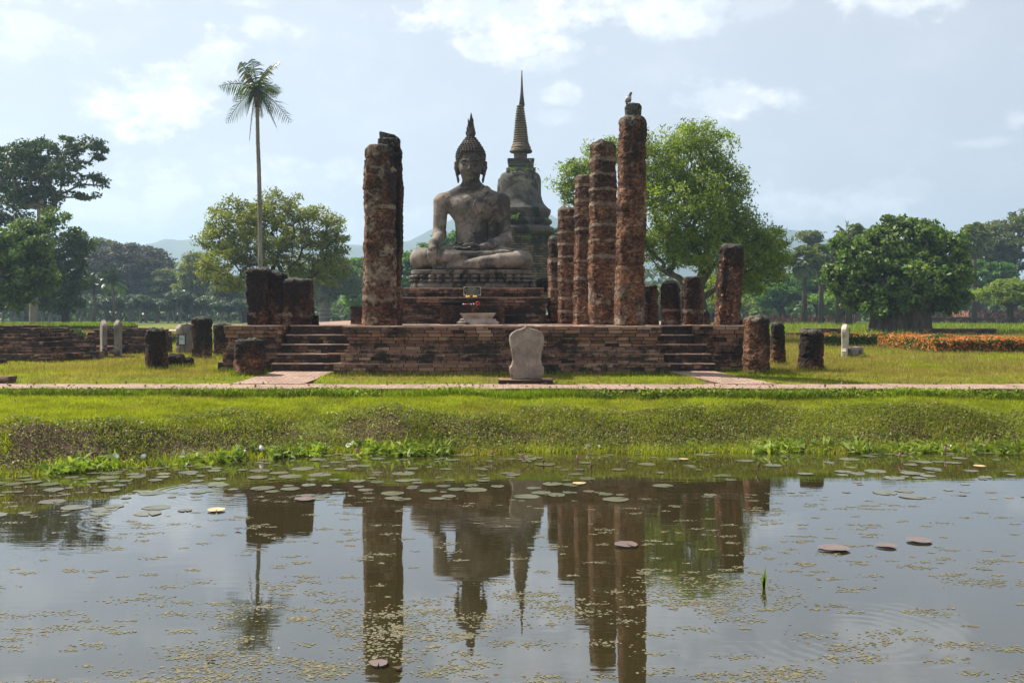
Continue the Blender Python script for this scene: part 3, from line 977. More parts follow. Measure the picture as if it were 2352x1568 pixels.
# ------------------------------------------------------------------ altar, plaque, offerings
def build_altar():
    t = thing('altar_block', 'stained laterite altar block with pale drips in front of the stepped base', 'altar', (-1.12, 28, 2.03))
    a = MB()
    nx, nz = 60, 20
    V = []
    x0, x1, z0, z1 = -2.03, -.21, 2.0, 2.556
    for j in range(nz + 1):
        for i in range(nx + 1):
            V.append((x0 + (x1 - x0) * i / nx, 28.0, z0 + (z1 - z0) * j / nz))
    V = np.array(V)
    V[:, 1] += .012 * fbm(V, 6, 3, 3)
    V[:, 2] += .012 * fbm(V * (1, 0, 0) + 4, 5, 2, 3) * (V[:, 2] > z1 - .01)
    n = nx + 1
    Fc = [(j * n + i, j * n + i + 1, (j + 1) * n + i + 1, (j + 1) * n + i) for j in range(nz) for i in range(nx)]
    top = [nz * n + i for i in range(n)]
    k = len(V)
    back = V[top] + np.array((0, 1.0, 0))
    V2 = np.concatenate([V, back])
    Fc += [(top[i], top[i + 1], k + i + 1, k + i) for i in range(nx)]
    lo0 = len(V2)
    V2 = np.concatenate([V2, [(x0, 29, z0), (x1, 29, z0)]])
    Fc += [tuple([j * n for j in range(nz, -1, -1)] + [lo0, k]), tuple([j * n + nx for j in range(nz + 1)] + [k + nx, lo0 + 1])]
    pl = np.clip(fbm(V2 * (1.6, 1, .5), 1.8, 3, 31) * .75, 0, .75)
    part('block', V2, Fc, M['latmid'], t, attrs={'plaster': pl, 'hgt': np.full(len(V2), .75), 'blk': np.full(len(V2), .5)})
    # low altar table of pale stone
    d = 26.7
    t = thing('stone_altar_table', 'low pale grey waisted stone altar table before the altar block', 'altar table', (WX(1097, d), d, 2.034))
    sx = d / F
    prof = [(48, 745.5), (47.5, 740), (43, 737.5), (41, 732.5), (34, 731.5), (33.5, 729.5), (36, 727), (40, 721.5), (41, 719.4)]
    half = [(hw * sx, WZ(y, d)) for hw, y in prof]

    def ringed(pts, name, par, mat):
        V, Fc = [], []
        cx = WX(1097, d)
        for i, (hw, z) in enumerate(pts):
            hd = hw * .62
            q = [(-hw, -hd), (0, -hd), (hw, -hd), (hw, 0), (hw, hd), (0, hd), (-hw, hd), (-hw, 0)]
            V += [(cx + a_, d + .3 + b_, z + RNG.uniform(-.006, .006)) for a_, b_ in q]
        for i in range(len(pts) - 1):
            Fc += [(i * 8 + k_, i * 8 + (k_ + 1) % 8, (i + 1) * 8 + (k_ + 1) % 8, (i + 1) * 8 + k_) for k_ in range(8)]
        Fc += [tuple(range(7, -1, -1)), tuple((len(pts) - 1) * 8 + k_ for k_ in range(8))]
        part(name, V, Fc, mat, par)
    ringed(half[:5], 'table_base', t, M['altar'])
    ringed(half[4:], 'table_top', t, M['altar'])
    # plaque
    d = 29.25
    x0, x1, zt, zb = WX(1064.4, d), WX(1105, d), WZ(657.8, d), 2.797
    t = thing('prayer_plaque', 'dark blue plaque with gold frame and gold lines of Thai writing', 'plaque', ((x0 + x1) / 2, d, zb))
    blue, gb = newmat('dark_blue_enamel')
    gb.out(gb.pbr((.022, .032, .055), .45, None, .5))
    gold, gg = newmat('pale_gold_paint')
    gg.out(gg.pbr((.48, .43, .24), .5, None, .4))
    a = MB()
    a.box(x0, x1, d, d + .025, zb, zt)
    a.put('panel', blue, t)
    a = MB()
    w = .011
    za, zc = zb + .055, zt - .004
    a.box(x0 + .004, x1 - .004, d - .005, d - .0005, zc - w, zc)
    a.box(x0 + .004, x1 - .004, d - .005, d - .0005, za, za + w)
    a.box(x0 + .004, x0 + .004 + w, d - .005, d - .0005, za + w, zc - w)
    a.box(x1 - .004 - w, x1 - .004, d - .005, d - .0005, za + w, zc - w)
    cs = .055
    for (xx, zz, sx_, sz_) in ((x0 + .015, zc - w, 1, -1), (x1 - .015, zc - w, -1, -1), (x0 + .015, za + w, 1, 1), (x1 - .015, za + w, -1, 1)):
        ol = [(0, 0), (cs, 0), (cs * .62, cs * .16 * sz_ * sz_), (cs * .42, cs * .42), (cs * .16, cs * .62), (0, cs)]
        V = [(xx + sx_ * p_, d - .004, zz + sz_ * q_) for p_, q_ in ol]
        a.add(V, [tuple(range(6))])
    a.put('gold_frame', gold, t)
    lines = ["อิมินา สักกาเรนะ พุทธัง ปูเชมิ", "อิมินา สักกาเรนะ ธัมมัง ปูเชมิ", "อิมินา สักกาเรนะ สังฆัง ปูเชมิ",
             "อะระหัง สัมมาสัมพุทโธ ภะคะวา, พุทธัง ภะคะวันตัง อะภิวาเทมิ", "(กราบ - ครั้ง)",
             "สวากขาโต ภะคะวะตา ธัมโม, ธัมมัง นะมัสสามิ", "(กราบ - ครั้ง)", "สุปะฏิปันโน ภะคะวะโต สาวะกะสังโฆ, สังฆัง นะมามิ", "(กราบ - ครั้ง)"]
    widths = [.22, .22, .22, .45, .11, .335, .11, .375, .11]
    dg = bpy.context.evaluated_depsgraph_get()
    mb = MB()
    for i, (s, wd) in enumerate(zip(lines, widths)):
        cu = bpy.data.curves.new('line', 'FONT')
        cu.body = s
        cu.size = .03
        cu.offset = .0006
        cu.resolution_u = 2
        ob = bpy.data.objects.new('line', cu)
        COL.objects.link(ob)
        bpy.context.view_layer.update()
        dg = bpy.context.evaluated_depsgraph_get()
        me = bpy.data.meshes.new_from_object(ob.evaluated_get(dg))
        if len(me.vertices):
            V = np.array([v.co[:] for v in me.vertices])
            mn, mx = V.min(0), V.max(0)
            sc_ = wd / max(mx[0] - mn[0], 1e-4)
            zl = zt - .034 - i * .0262
            Vw = np.stack([(x0 + x1) / 2 + (V[:, 0] - (mn[0] + mx[0]) / 2) * sc_, np.full(len(V), d - .003), zl + (V[:, 1]) * .021 / .03 - .008], -1)
            mb.add(Vw, [tuple(p.vertices) for p in me.polygons])
        bpy.data.objects.remove(ob)
        bpy.data.curves.remove(cu)
        bpy.data.meshes.remove(me)
    mb.put('lettering', gold, t)
    # marigold garlands
    yel, gy = newmat('marigold')
    gy.out(gy.pbr(gy.mix(gy.noise(gy.pos(), 60, 2), (.75, .42, .01), (.85, .62, .02)), .7, None, .2))
    whi, gw = newmat('white_bead')
    gw.out(gw.pbr((.75, .72, .68), .6))

    def ball(mb, c, rx, ry, rz, n=12):
        V, Fc = [], []
        for i in range(n // 2 + 1):
            ph = -math.pi / 2 + math.pi * i / (n // 2)
            for j in range(n):
                th = 2 * math.pi * j / n
                k = 1 + .06 * math.sin(7 * th + 5 * ph)
                V.append((c[0] + rx * k * math.cos(ph) * math.cos(th), c[1] + ry * k * math.cos(ph) * math.sin(th), c[2] + rz * math.sin(ph)))
        for i in range(n // 2):
            Fc += [(i * n + j, i * n + (j + 1) % n, (i + 1) * n + (j + 1) % n, (i + 1) * n + j) for j in range(n)]
        mb.add(V, Fc)
    for (xp, lab, dz) in ((1074.7, 'yellow marigold garland under the left half of the blue plaque', 0), (1091.2, 'yellow marigold garland under the right half of the blue plaque', -.02)):
        c = P(xp, 682, 29.1)
        t = thing('marigold_garland', lab, 'garland', tuple(c), 'yellow marigold garlands on the base')
        mb = MB()
        ball(mb, c + (-.03, 0, .01), .038, .035, .033)
        ball(mb, c + (.03, 0, .01), .038, .035, .033)
        ball(mb, c + (0, -.02, -.05 + dz), .045, .035, .024)
        mb.put('blossom', yel, t, smooth=True)
        mb = MB()
        ball(mb, c + (0, -.035, -.018), .016, .014, .018)
        mb.put('bead', whi, t, smooth=True)
    # red candles and ring on the altar block
    red, gr = newmat('red_wax')
    gr.out(gr.pbr((.60, .04, .03), .45))
    z = 2.565
    xa = WX(1064.5, 28.15)
    t = thing('red_candle', 'red candle lying on the altar block', 'candle', (xa, 28.15, z))
    mb = MB()
    mb.tube([(xa + .01, 28.15, z + .018), (xa + .2, 28.16, z + .022)], .016, 8)
    mb.put('stick', red, t, smooth=True)
    mb = MB()
    ball(mb, (xa, 28.15, z + .022), .024, .022, .022)
    mb.put('end_bead', whi, t, smooth=True)
    mb = MB()
    ball(mb, (xa + .215, 28.16, z + .022), .022, .02, .022)
    mb.put('end_bead', whi, t, smooth=True)
    t = thing('red_ribbon', 'loop of red ribbon with a pale bead lying on the altar block', 'ribbon', (xa + .4, 28.15, z))
    mb = MB()
    mb.tube([(xa + .40 + .05 * math.cos(a_), 28.15 + .01 * math.sin(a_), z + .045 + .045 * math.sin(a_)) for a_ in np.linspace(-.6, 4.2, 14)], .012, 6)
    mb.tube([(xa + .36, 28.13, z + .01), (xa + .47, 28.13, z + .012)], .011, 6)
    mb.put('loop', red, t, smooth=True)
    mb = MB()
    ball(mb, (xa + .29, 28.14, z + .026), .022, .02, .024)
    mb.put('bead', whi, t, smooth=True)


build_altar()

# ------------------------------------------------------------------ boundary stones
def slab(name, parent, ol, th, cx, cy, z0, mat, rz=0.0, bev=.02, lean=0.0, loc=None, amp=.006):
    """extruded outline (x,z) with bevelled edge and slightly uneven faces"""
    # refine outline
    pts = []
    ol = list(ol)
    for i in range(len(ol)):
        a, b = np.array(ol[i]), np.array(ol[(i + 1) % len(ol)])
        n = max(1, int(np.linalg.norm(b - a) / .04))
        for k in range(n):
            pts.append(a + (b - a) * k / n)
    pts = np.array(pts)
    cen = pts.mean(0)
    n = len(pts)
    prv, nxt = np.roll(pts, 1, 0), np.roll(pts, -1, 0)
    tg = nxt - prv
    nrm = np.stack([tg[:, 1], -tg[:, 0]], -1)
    nrm /= np.linalg.norm(nrm, axis=1, keepdims=True) + 1e-9
    if np.sum((pts - cen) * nrm) < 0:
        nrm = -nrm
    ins = pts - nrm * bev
    V, Fc = [], []
    for (pp, y) in ((ins, -th / 2), (pts, -th / 2 + bev), (pts, th / 2 - bev), (ins, th / 2)):
        V += [(p[0], y, p[1]) for p in pp]
    for r_ in range(3):
        Fc += [(r_ * n + i, r_ * n + (i + 1) % n, (r_ + 1) * n + (i + 1) % n, (r_ + 1) * n + i) for i in range(n)]
    Fc += [tuple(range(n - 1, -1, -1)), tuple(3 * n + i for i in range(n))]
    V = np.array(V, float)
    V += (amp * np.stack([fbm(V + k, 7, 3, k + 2) for k in (1, 2, 3)], -1)) if amp else 0
    V[:, 1] += lean * V[:, 2]
    c, s = math.cos(rz), math.sin(rz)
    V = np.stack([V[:, 0] * c - V[:, 1] * s + cx, V[:, 0] * s + V[:, 1] * c + cy, V[:, 2] + z0], -1)
    return part(name, V, Fc, mat, parent, loc=loc)


def sema_outline(w, h, spike=.06):
    hw = w / 2
    pr = [(0.0, .98), (.08, .98), (.20, .97), (.215, 1.0), (.235, .93), (.30, .84), (.42, .83), (.58, .90), (.70, .99), (.78, 1.0), (.85, .95), (.90, .80), (.935, .55), (.96, .30), (.975, .12), (.99, .05), (1.0, .01)]
    r = [(hw * b, h * a) for a, b in pr]
    return r + [(-x, z) for x, z in r[::-1]]


def build_stones():
    d = 20.95
    cx, zb = WX(1209.5, d), .90
    t = thing('boundary_stone', 'large leaf shaped pale sandstone boundary slab on a brick footing before the platform', 'boundary stone', (cx, d, .87))
    a, c = MB(), MB()
    bricks(a, c, WX(1145, d - .3), WX(1271, d - .3), d - .32, d + .35, .84, .955, ch=.115, bl=.5, bd=.3, faces='flr', gap=.008)
    a.box(WX(1150, d), WX(1266, d), d - .02, d + .33, .9, .952, .004)
    join('footing', a, M['brickstep'], t, c, M['mortar'])
    sc = d / F
    pr = [(0, 34.0), (14, 39), (26, 40), (30, 39), (34, 35), (46, 32.2), (62, 34), (78, 37.5), (92, 39.7), (104, 39), (112, 34.5), (118, 25), (121.5, 14), (123.5, 6.5), (127, 3.2), (129.5, .6)]
    pr = [(y * 124.0 / 129.5, x) for y, x in pr]
    ol = [(x * sc, y * sc) for y, x in pr]
    ol = ol + [(-x, z) for x, z in ol[::-1]]
    slab('slab', t, ol, .15, cx, d, .952, M['sema'], rz=R(4), bev=.022)
    # two edge-on slabs on a shared base
    d = 31.0
    o = MB()
    o.box(WX(203, d), WX(302, d), d - .35, d + .35, .88, WZ(817, d), .01)
    t = thing('stone_plinth', 'long flat stone plinth under the pair of thin upright slabs', 'plinth', (WX(252, d), d, .9))
    o.put('plinth_top', M['brickstep'], t)
    for x, lb, mt in ((238, 'thin dark slab seen edge on, left one of the pair on the stone plinth', 'semagrey'), (271, 'thin upright slab with a pale right face, right of the pair on the plinth', 'semagrey')):
        t = thing('boundary_stone', lb, 'boundary stone', (WX(x, d), d, WZ(817, d)))
        slab('slab', t, sema_outline(.62, 1.12), .15, WX(x, d), d, WZ(817, d), M[mt], rz=R(120 if x < 250 else 101), bev=.03)
    # group at left with framed picture
    d = 34.0
    t = thing('boundary_stone', 'pale boundary slab with a framed picture leaning at its foot', 'boundary stone', (WX(413, d), d, .92))
    slab('slab', t, sema_outline(.62, 1.0), .16, WX(413, d), d, .95, M['sema'], rz=R(97), bev=.03)
    t = thing('boundary_stone', 'broad grey boundary slab between the pale slab and the square stump', 'boundary stone', (WX(427, 34.5), 34.5, .92))
    slab('slab', t, sema_outline(.80, 1.06), .16, WX(429, 34.5), 34.6, .95, M['semagrey'], rz=R(-14), bev=.03)
    o = MB()
    o.box(WX(405, 34), WX(446, 34), 33.6, 35.0, .86, .955, .01)
    tag(o.put('stone_plinth', M['brickdark'], None, loc=(WX(425, 34), 34, .9)), 'dark brick plinth under the two leaning grey and pale slabs', 'plinth')
    d = 33.4
    t = thing('picture_frame', 'small framed picture in a dark wooden frame before the pale slab', 'picture frame', (WX(417, d), d, .95))
    cx, z0 = WX(417.5, d), WZ(793, d)
    w, h = .27, .38
    mb = MB()
    b = .035
    for (xa, xb, za, zc) in ((-w / 2, w / 2, 0, b), (-w / 2, w / 2, h - b, h), (-w / 2, -w / 2 + b, b, h - b), (w / 2 - b, w / 2, b, h - b)):
        mb.box(cx + xa, cx + xb, d, d + .03, z0 + za, z0 + zc)
    mb.put('frame', M['barkdark'], t)
    mb = MB()
    mb.box(cx - w / 2 + b - .004, cx + w / 2 - b + .004, d + .012, d + .025, z0 + b - .004, z0 + h - b + .004)
    pm, gp = newmat('faded_print')
    gp.out(gp.pbr(gp.mix(gp.mr(gp.noise(gp.pos(), 9, 2), .5, .6), (.45, .52, .58), (.30, .38, .42)), .25, None, .5))
    mb.put('print', pm, t)
    mb = MB()
    mb.tube([(cx - .1, d + .05, .95), (cx - .02, d + .02, z0 + h * .6)], .012, 6)
    mb.tube([(cx + .1, d + .05, .95), (cx + .02, d + .02, z0 + h * .6)], .012, 6)
    mb.put('prop', M['barkdark'], t)
    # right slab and broken stones
    d = 31.0
    t = thing('boundary_stone', 'narrow white boundary slab alone on the right lawn before the hedge', 'boundary stone', (WX(1941, d), d, .92))
    slab('slab', t, sema_outline(.62, 1.06), .17, WX(1941, d), d, .93, M['semapale'], rz=R(66), bev=.03)
    for i, (x, y, w, h, rz, ti) in enumerate(((1959, 808, .20, .10, .3, .12), (1968, 802, .26, .035, .2, .25), (1976, 806, .12, .11, .7, -.2), (1966, 814, .3, .05, -.1, .0))):
        o = lump('broken_stone', None, WX(x, d), d + .1 * i, WZ(y, d) - h, w / 1.6, .16, h, M['semagrey'], 131 + i, sq=7, rot=rz, tilt=ti, n=(24, 14), loc=(WX(x, d), d, .93))
        tag(o, ['upright chunk of dark broken stone right against the white slab', 'flat broken slab lying across the top of the broken stones', 'rightmost chunk of the broken stones beside the white slab', 'lowest flat stone under the broken stones beside the white slab'][i], 'broken stone', 'broken stones beside the white slab')


build_stones()


def rot_about(V, cx, cy, a):
    V = np.array(V, float)
    c, s = math.cos(a), math.sin(a)
    x, y = V[:, 0] - cx, V[:, 1] - cy
    V[:, 0], V[:, 1] = cx + x * c - y * s, cy + x * s + y * c
    return V


def ruin(label, levels, cx, cy, z0, ang, name='brick_ruin', mat='brickruin', ch=.07, cat='ruin', miss=.25):
    t = thing(name, label, cat, (cx, cy, z0))
    a, c = MB(), MB()
    for (x0, x1, y0, y1, za, zb) in levels:
        bricks(a, c, x0, x1, y0, y1, za, zb, ch=ch, bl=.30, miss=miss, jit=.012, erode=.25)
        topbricks(a, x0 + .1, x1 - .1, y0 + .1, min(y1, y0 + .9), zb)
    a.V = [rot_about(np.concatenate(a.V), cx, cy, ang)]
    c.V = [rot_about(np.concatenate(c.V), cx, cy, ang)]
    join('brickwork', a, M[mat], t, c, M['mortar'])
    return t


def build_ruins():
    d = 28.0
    xr = WX(112, d)
    lv = []
    zz = [.85, 1.18, 1.36, 1.52, 1.64, 1.74, 1.83, 1.90]
    for i in range(7):
        ins = [0, .22, .40, .58, .72, .86, 1.0][i]
        lv.append((xr - 5.2, xr - ins, d + ins * .6, d + 2.4 - ins * .3, zz[i], zz[i + 1]))
    ruin('stepped brick ruin on the left lawn, broad and cut by the left border', lv, xr - .3, d, .9, R(-16))
    a = MB()
    d = 29.0
    lv = [(WX(0, d) - 1, WX(45, d), d, d + 1.2, 1.86, 1.97)]
    ruin('loose brick course lying on top of the stepped ruin at the left border', lv, WX(0, d), d, 1.9, 0, name='brick_course')
    d = 33.2
    lv = [(WX(188, d), WX(346, d), d, d + 2.5, .85, 1.27), (WX(188, d), WX(346, d), d + .15, d + 2.5, 1.27, 1.52), (WX(193, d), WX(346, d), d + .3, d + 2.4, 1.52, 1.68), (WX(204, d), WX(343, d), d + .5, d + 2.2, 1.68, 1.76), (WX(214, d), WX(320, d), d + .7, d + 2.0, 1.76, 1.82)]
    ruin('stepped brick ruin behind the pair of thin upright slabs', lv, WX(260, d), d, .9, R(3))
    d = 32.3
    lv = [(WX(152, d), WX(262, d), d, d + .9, .85, 1.06), (WX(165, d), WX(262, d), d + .1, d + .9, 1.06, 1.16), (WX(198, d), WX(262, d), d + .15, d + .9, 1.16, 1.24)]
    ruin('low crumbling brick course joining the two stepped ruins', lv, WX(200, d), d, .9, 0, name='brick_course')
    d = 20.9
    lv = [(WX(-30, d), WX(12, d), d, d + .5, .83, 1.0)]
    ruin('brick kerb stub at the far left end of the brick path', lv, WX(0, d), d, .85, 0, name='brick_course', miss=0)
    d = 60.0
    lv = [(WX(1808, d), WX(1952, d), d, d + 1, .9, 1.12), (WX(1850, d), WX(1952, d), d, d + 1, 1.12, 1.38)]
    ruin('low black brick wall left of the thick banyan trunk', lv, WX(1880, d), d, .9, 0, name='low_brick_wall', mat='brickdark', cat='wall')
    d = 62.0
    lv = [(WX(2125, d), WX(2345, d), d, d + 1, .9, 1.05), (WX(2125, d), WX(2290, d), d, d + 1, 1.05, 1.33)]
    ruin('low black brick wall right of the thick banyan trunk', lv, WX(2200, d), d, .9, 0, name='low_brick_wall', mat='brickdark', cat='wall')
    d = 128.0
    lv = [(WX(2105, d), WX(2420, d), d, d + 1, .9, 1.75)]
    ruin('long dark enclosure wall far off on the right beneath the trees', lv, WX(2250, d), d, .9, 0, name='enclosure_wall', mat='brickdark', ch=.2, cat='wall', miss=0)
    d = 138.0
    lv = [(WX(2100, d), WX(2190, d), d, d + 6, .9, 2.0), (WX(2115, d), WX(2150, d), d, d + 6, 2.0, 2.9), (WX(2225, d), WX(2420, d), d, d + 6, .9, 2.6)]
    ruin('reddish ruined brick temple far behind the enclosure wall', lv, WX(2200, d), d, .9, 0, name='brick_temple', mat='brickred', ch=.2, cat='temple')
    # far bank of the moat on the left: a dark mossy revetment
    d = 62.0
    t = thing('mossy_bank_wall', 'long dark mossy bank wall across the left lawn below the frangipani trees', 'wall', (WX(100, d), d, .9))
    mb = MB()
    xs = np.linspace(WX(-200, d), WX(290, d), 40)
    for k in range(39):
        mb.box(xs[k], xs[k + 1] - .02, d + RNG.uniform(-.1, .1), d + 2, .85, 1.50 + RNG.uniform(-.05, .05), .03)
    mb.put('revetment', m_stone('mossy_earth', [(.3, (.018, .028, .010)), (.7, (.05, .07, .022))], 1, .3), t)
    d = 55.0
    mb = MB()
    mb.box(WX(565 - 250, d), WX(405, d), d, d + 3, .9, 1.35, .03)
    tag(mb.put('stone_terrace', M['semapale'], None, loc=(WX(360, d), d, .9)), 'low pale stone terrace far off on the left behind the small hedge', 'terrace')
    # lattice bridge railing
    d = 122.0
    t = thing('bridge_railing', 'red brown wooden lattice railing of a bridge beyond the lawn', 'railing', (WX(1830, d), d, 1.0))
    zb, zt = WZ(741.5, d), WZ(728, d)
    x0, x1 = WX(1695, d), WX(1965, d)
    n = 13
    w = (x1 - x0) / n
    mb = MB()
    mb.box(x0, x1, d, d + .12, zt - .10, zt)
    mb.box(x0, x1, d, d + .12, zb, zb + .10)
    mb.put('rail', M['wood_red'], t)
    for k in range(n + 1):
        mb = MB()
        xx = x0 + k * w
        mb.box(xx - .13, xx + .13, d - .14, d + .12, zb - .15, zt + .10)
        mb.box(xx - .16, xx + .16, d - .17, d + .15, zt + .10, zt + .16)
        mb.box(xx - .08, xx + .08, d - .09, d + .08, zt + .16, zt + .28)
        mb.put('post', M['wood_red'], t)
    for k in range(n):
        mb = MB()
        xx = x0 + k * w + .14
        ww = w - .28
        for q in range(-2, 6):
            for sgn in (1, -1):
                a0 = xx + ww * (q / 5.0)
                a1 = a0 + ww * .4
                if a0 < xx or a1 > xx + ww:
                    continue
                zz0, zz1 = (zb + .1, zt - .1) if sgn > 0 else (zt - .1, zb + .1)
                mb.tube([(a0, d + .06 + .02 * sgn, zz0), (a1, d + .06 + .02 * sgn, zz1)], .035, 4)
        mb.put('lattice', M['wood_red'], t)
    mb = MB()
    mb.box(x0, x1, d + .2, d + 3, zb - .2, zb - .02)
    mb.put('deck', M['wood_red'], t)


build_ruins()

# ------------------------------------------------------------------ implicit surfaces
class Field:
    def __init__(s, lo, hi, h):
        s.lo, s.h = np.array(lo, float), h
        n = np.ceil((np.array(hi) - s.lo) / h).astype(int) + 1
        s.ax = [s.lo[k] + h * np.arange(n[k]) for k in range(3)]
        s.S = np.full(tuple(n), 1e3, np.float32)

    def _sub(s, lo, hi, m):
        sl = []
        for k in range(3):
            a = int(np.searchsorted(s.ax[k], lo[k] - m))
            b = int(np.searchsorted(s.ax[k], hi[k] + m))
            sl.append(slice(max(a, 0), max(b, 1)))
        X, Y, Z = np.meshgrid(*[s.ax[k][sl[k]] for k in range(3)], indexing='ij', sparse=True)
        return tuple(sl), X, Y, Z

    def _merge(s, sl, d, k):
        a = s.S[sl]
        if k > 0:
            h = np.maximum(k - np.abs(a - d), 0) / k
            s.S[sl] = np.minimum(a, d) - h * h * k * .25
        else:
            s.S[sl] = np.minimum(a, d)

    def ell(s, c, r, k=.1, rz=0.0):
        c, r = np.array(c, float), np.array(r, float)
        R_ = max(r) if rz else r
        sl, X, Y, Z = s._sub(c - R_, c + R_, k + 3 * s.h)
        x, y, z = X - c[0], Y - c[1], Z - c[2]
        if rz:
            x, y = x * math.cos(rz) + y * math.sin(rz), -x * math.sin(rz) + y * math.cos(rz)
        k0 = np.sqrt((x / r[0]) ** 2 + (y / r[1]) ** 2 + (z / r[2]) ** 2)
        k1 = np.sqrt((x / r[0] ** 2) ** 2 + (y / r[1] ** 2) ** 2 + (z / r[2] ** 2) ** 2) + 1e-6
        s._merge(sl, k0 * (k0 - 1) / k1, k)

    def cap(s, a, b, ra, rb, k=.1, flat=(1, 1, 1)):
        a, b = np.array(a, float), np.array(b, float)
        rm = max(ra, rb) / min(flat)
        sl, X, Y, Z = s._sub(np.minimum(a, b) - rm, np.maximum(a, b) + rm, k + 3 * s.h)
        ba = b - a
        t = np.clip(((X - a[0]) * ba[0] + (Y - a[1]) * ba[1] + (Z - a[2]) * ba[2]) / (ba @ ba), 0, 1)
        d = np.sqrt(((X - a[0] - t * ba[0]) * flat[0]) ** 2 + ((Y - a[1] - t * ba[1]) * flat[1]) ** 2 + ((Z - a[2] - t * ba[2]) * flat[2]) ** 2) - (ra + (rb - ra) * t)
        s._merge(sl, d, k)

    def chain(s, pts, rad, k=.05, flat=(1, 1, 1)):
        for i in range(len(pts) - 1):
            s.cap(pts[i], pts[i + 1], rad[i], rad[i + 1], k, flat)

    def carve(s, a, b, r, k=.03):
        a, b = np.array(a, float), np.array(b, float)
        sl, X, Y, Z = s._sub(np.minimum(a, b) - r, np.maximum(a, b) + r, k + 3 * s.h)
        ba = b - a
        t = np.clip(((X - a[0]) * ba[0] + (Y - a[1]) * ba[1] + (Z - a[2]) * ba[2]) / (ba @ ba), 0, 1)
        d = r - np.sqrt((X - a[0] - t * ba[0]) ** 2 + (Y - a[1] - t * ba[1]) ** 2 + (Z - a[2] - t * ba[2]) ** 2)
        q = s.S[sl]
        h = np.maximum(k - np.abs(q - d), 0) / k
        s.S[sl] = np.maximum(q, d) + h * h * k * .25

    def mesh(s, S=None):
        S = s.S if S is None else S
        neg = S < 0
        c = [neg[i:neg.shape[0] - 1 + i, j:neg.shape[1] - 1 + j, k:neg.shape[2] - 1 + k] for i in (0, 1) for j in (0, 1) for k in (0, 1)]
        anyn, alln = c[0].copy(), c[0].copy()
        for q in c[1:]:
            anyn |= q
            alln &= q
        act = anyn & ~alln
        idx = np.argwhere(act)
        ids = np.full(act.shape, -1, np.int64)
        ids[act] = np.arange(len(idx))
        co = {}
        for i in (0, 1):
            for j in (0, 1):
                for k in (0, 1):
                    co[(i, j, k)] = S[idx[:, 0] + i, idx[:, 1] + j, idx[:, 2] + k]
        acc = np.zeros((len(idx), 3))
        cnt = np.zeros(len(idx))
        for ax in range(3):
            for u in (0, 1):
                for v in (0, 1):
                    o = [u, v]
                    o.insert(ax, 0)
                    p0 = tuple(o)
                    o[ax] = 1
                    p1 = tuple(o)
                    a, b = co[p0], co[p1]
                    m = (a < 0) != (b < 0)
                    t = np.where(m, a / np.where(m, a - b, 1), 0)
                    q = np.array(p0, float)[None] + 0.0
                    q = np.repeat(q, len(idx), 0)
                    q[:, ax] += t
                    acc += q * m[:, None]
                    cnt += m
        V = s.lo + s.h * (idx + acc / cnt[:, None])
        Q = []
        for ax in range(3):
            b_, c_ = (ax + 1) % 3, (ax + 2) % 3
            s0, s1 = [slice(1, -1)] * 3, [slice(1, -1)] * 3
            s0[ax], s1[ax] = slice(0, -1), slice(1, None)
            n0, n1 = neg[tuple(s0)], neg[tuple(s1)]
            e = np.argwhere(n0 != n1)
            if not len(e):
                continue
            ins = n0[tuple(e.T)]
            base = e.copy()
            base[:, b_] += 1
            base[:, c_] += 1

            def cell(db, dc):
                q = base.copy()
                q[:, b_] += db
                q[:, c_] += dc
                return ids[q[:, 0], q[:, 1], q[:, 2]]
            qq = np.stack([cell(-1, -1), cell(0, -1), cell(0, 0), cell(-1, 0)], 1)
            qq[~ins] = qq[~ins][:, ::-1]
            Q.append(qq)
        return V, np.concatenate(Q)


BX, BY, BZ = -1.30, 32.0, 3.66      # statue seat
def ua(x): return (x - 935) * .00246
def va(y): return (1238 - y) * .00246


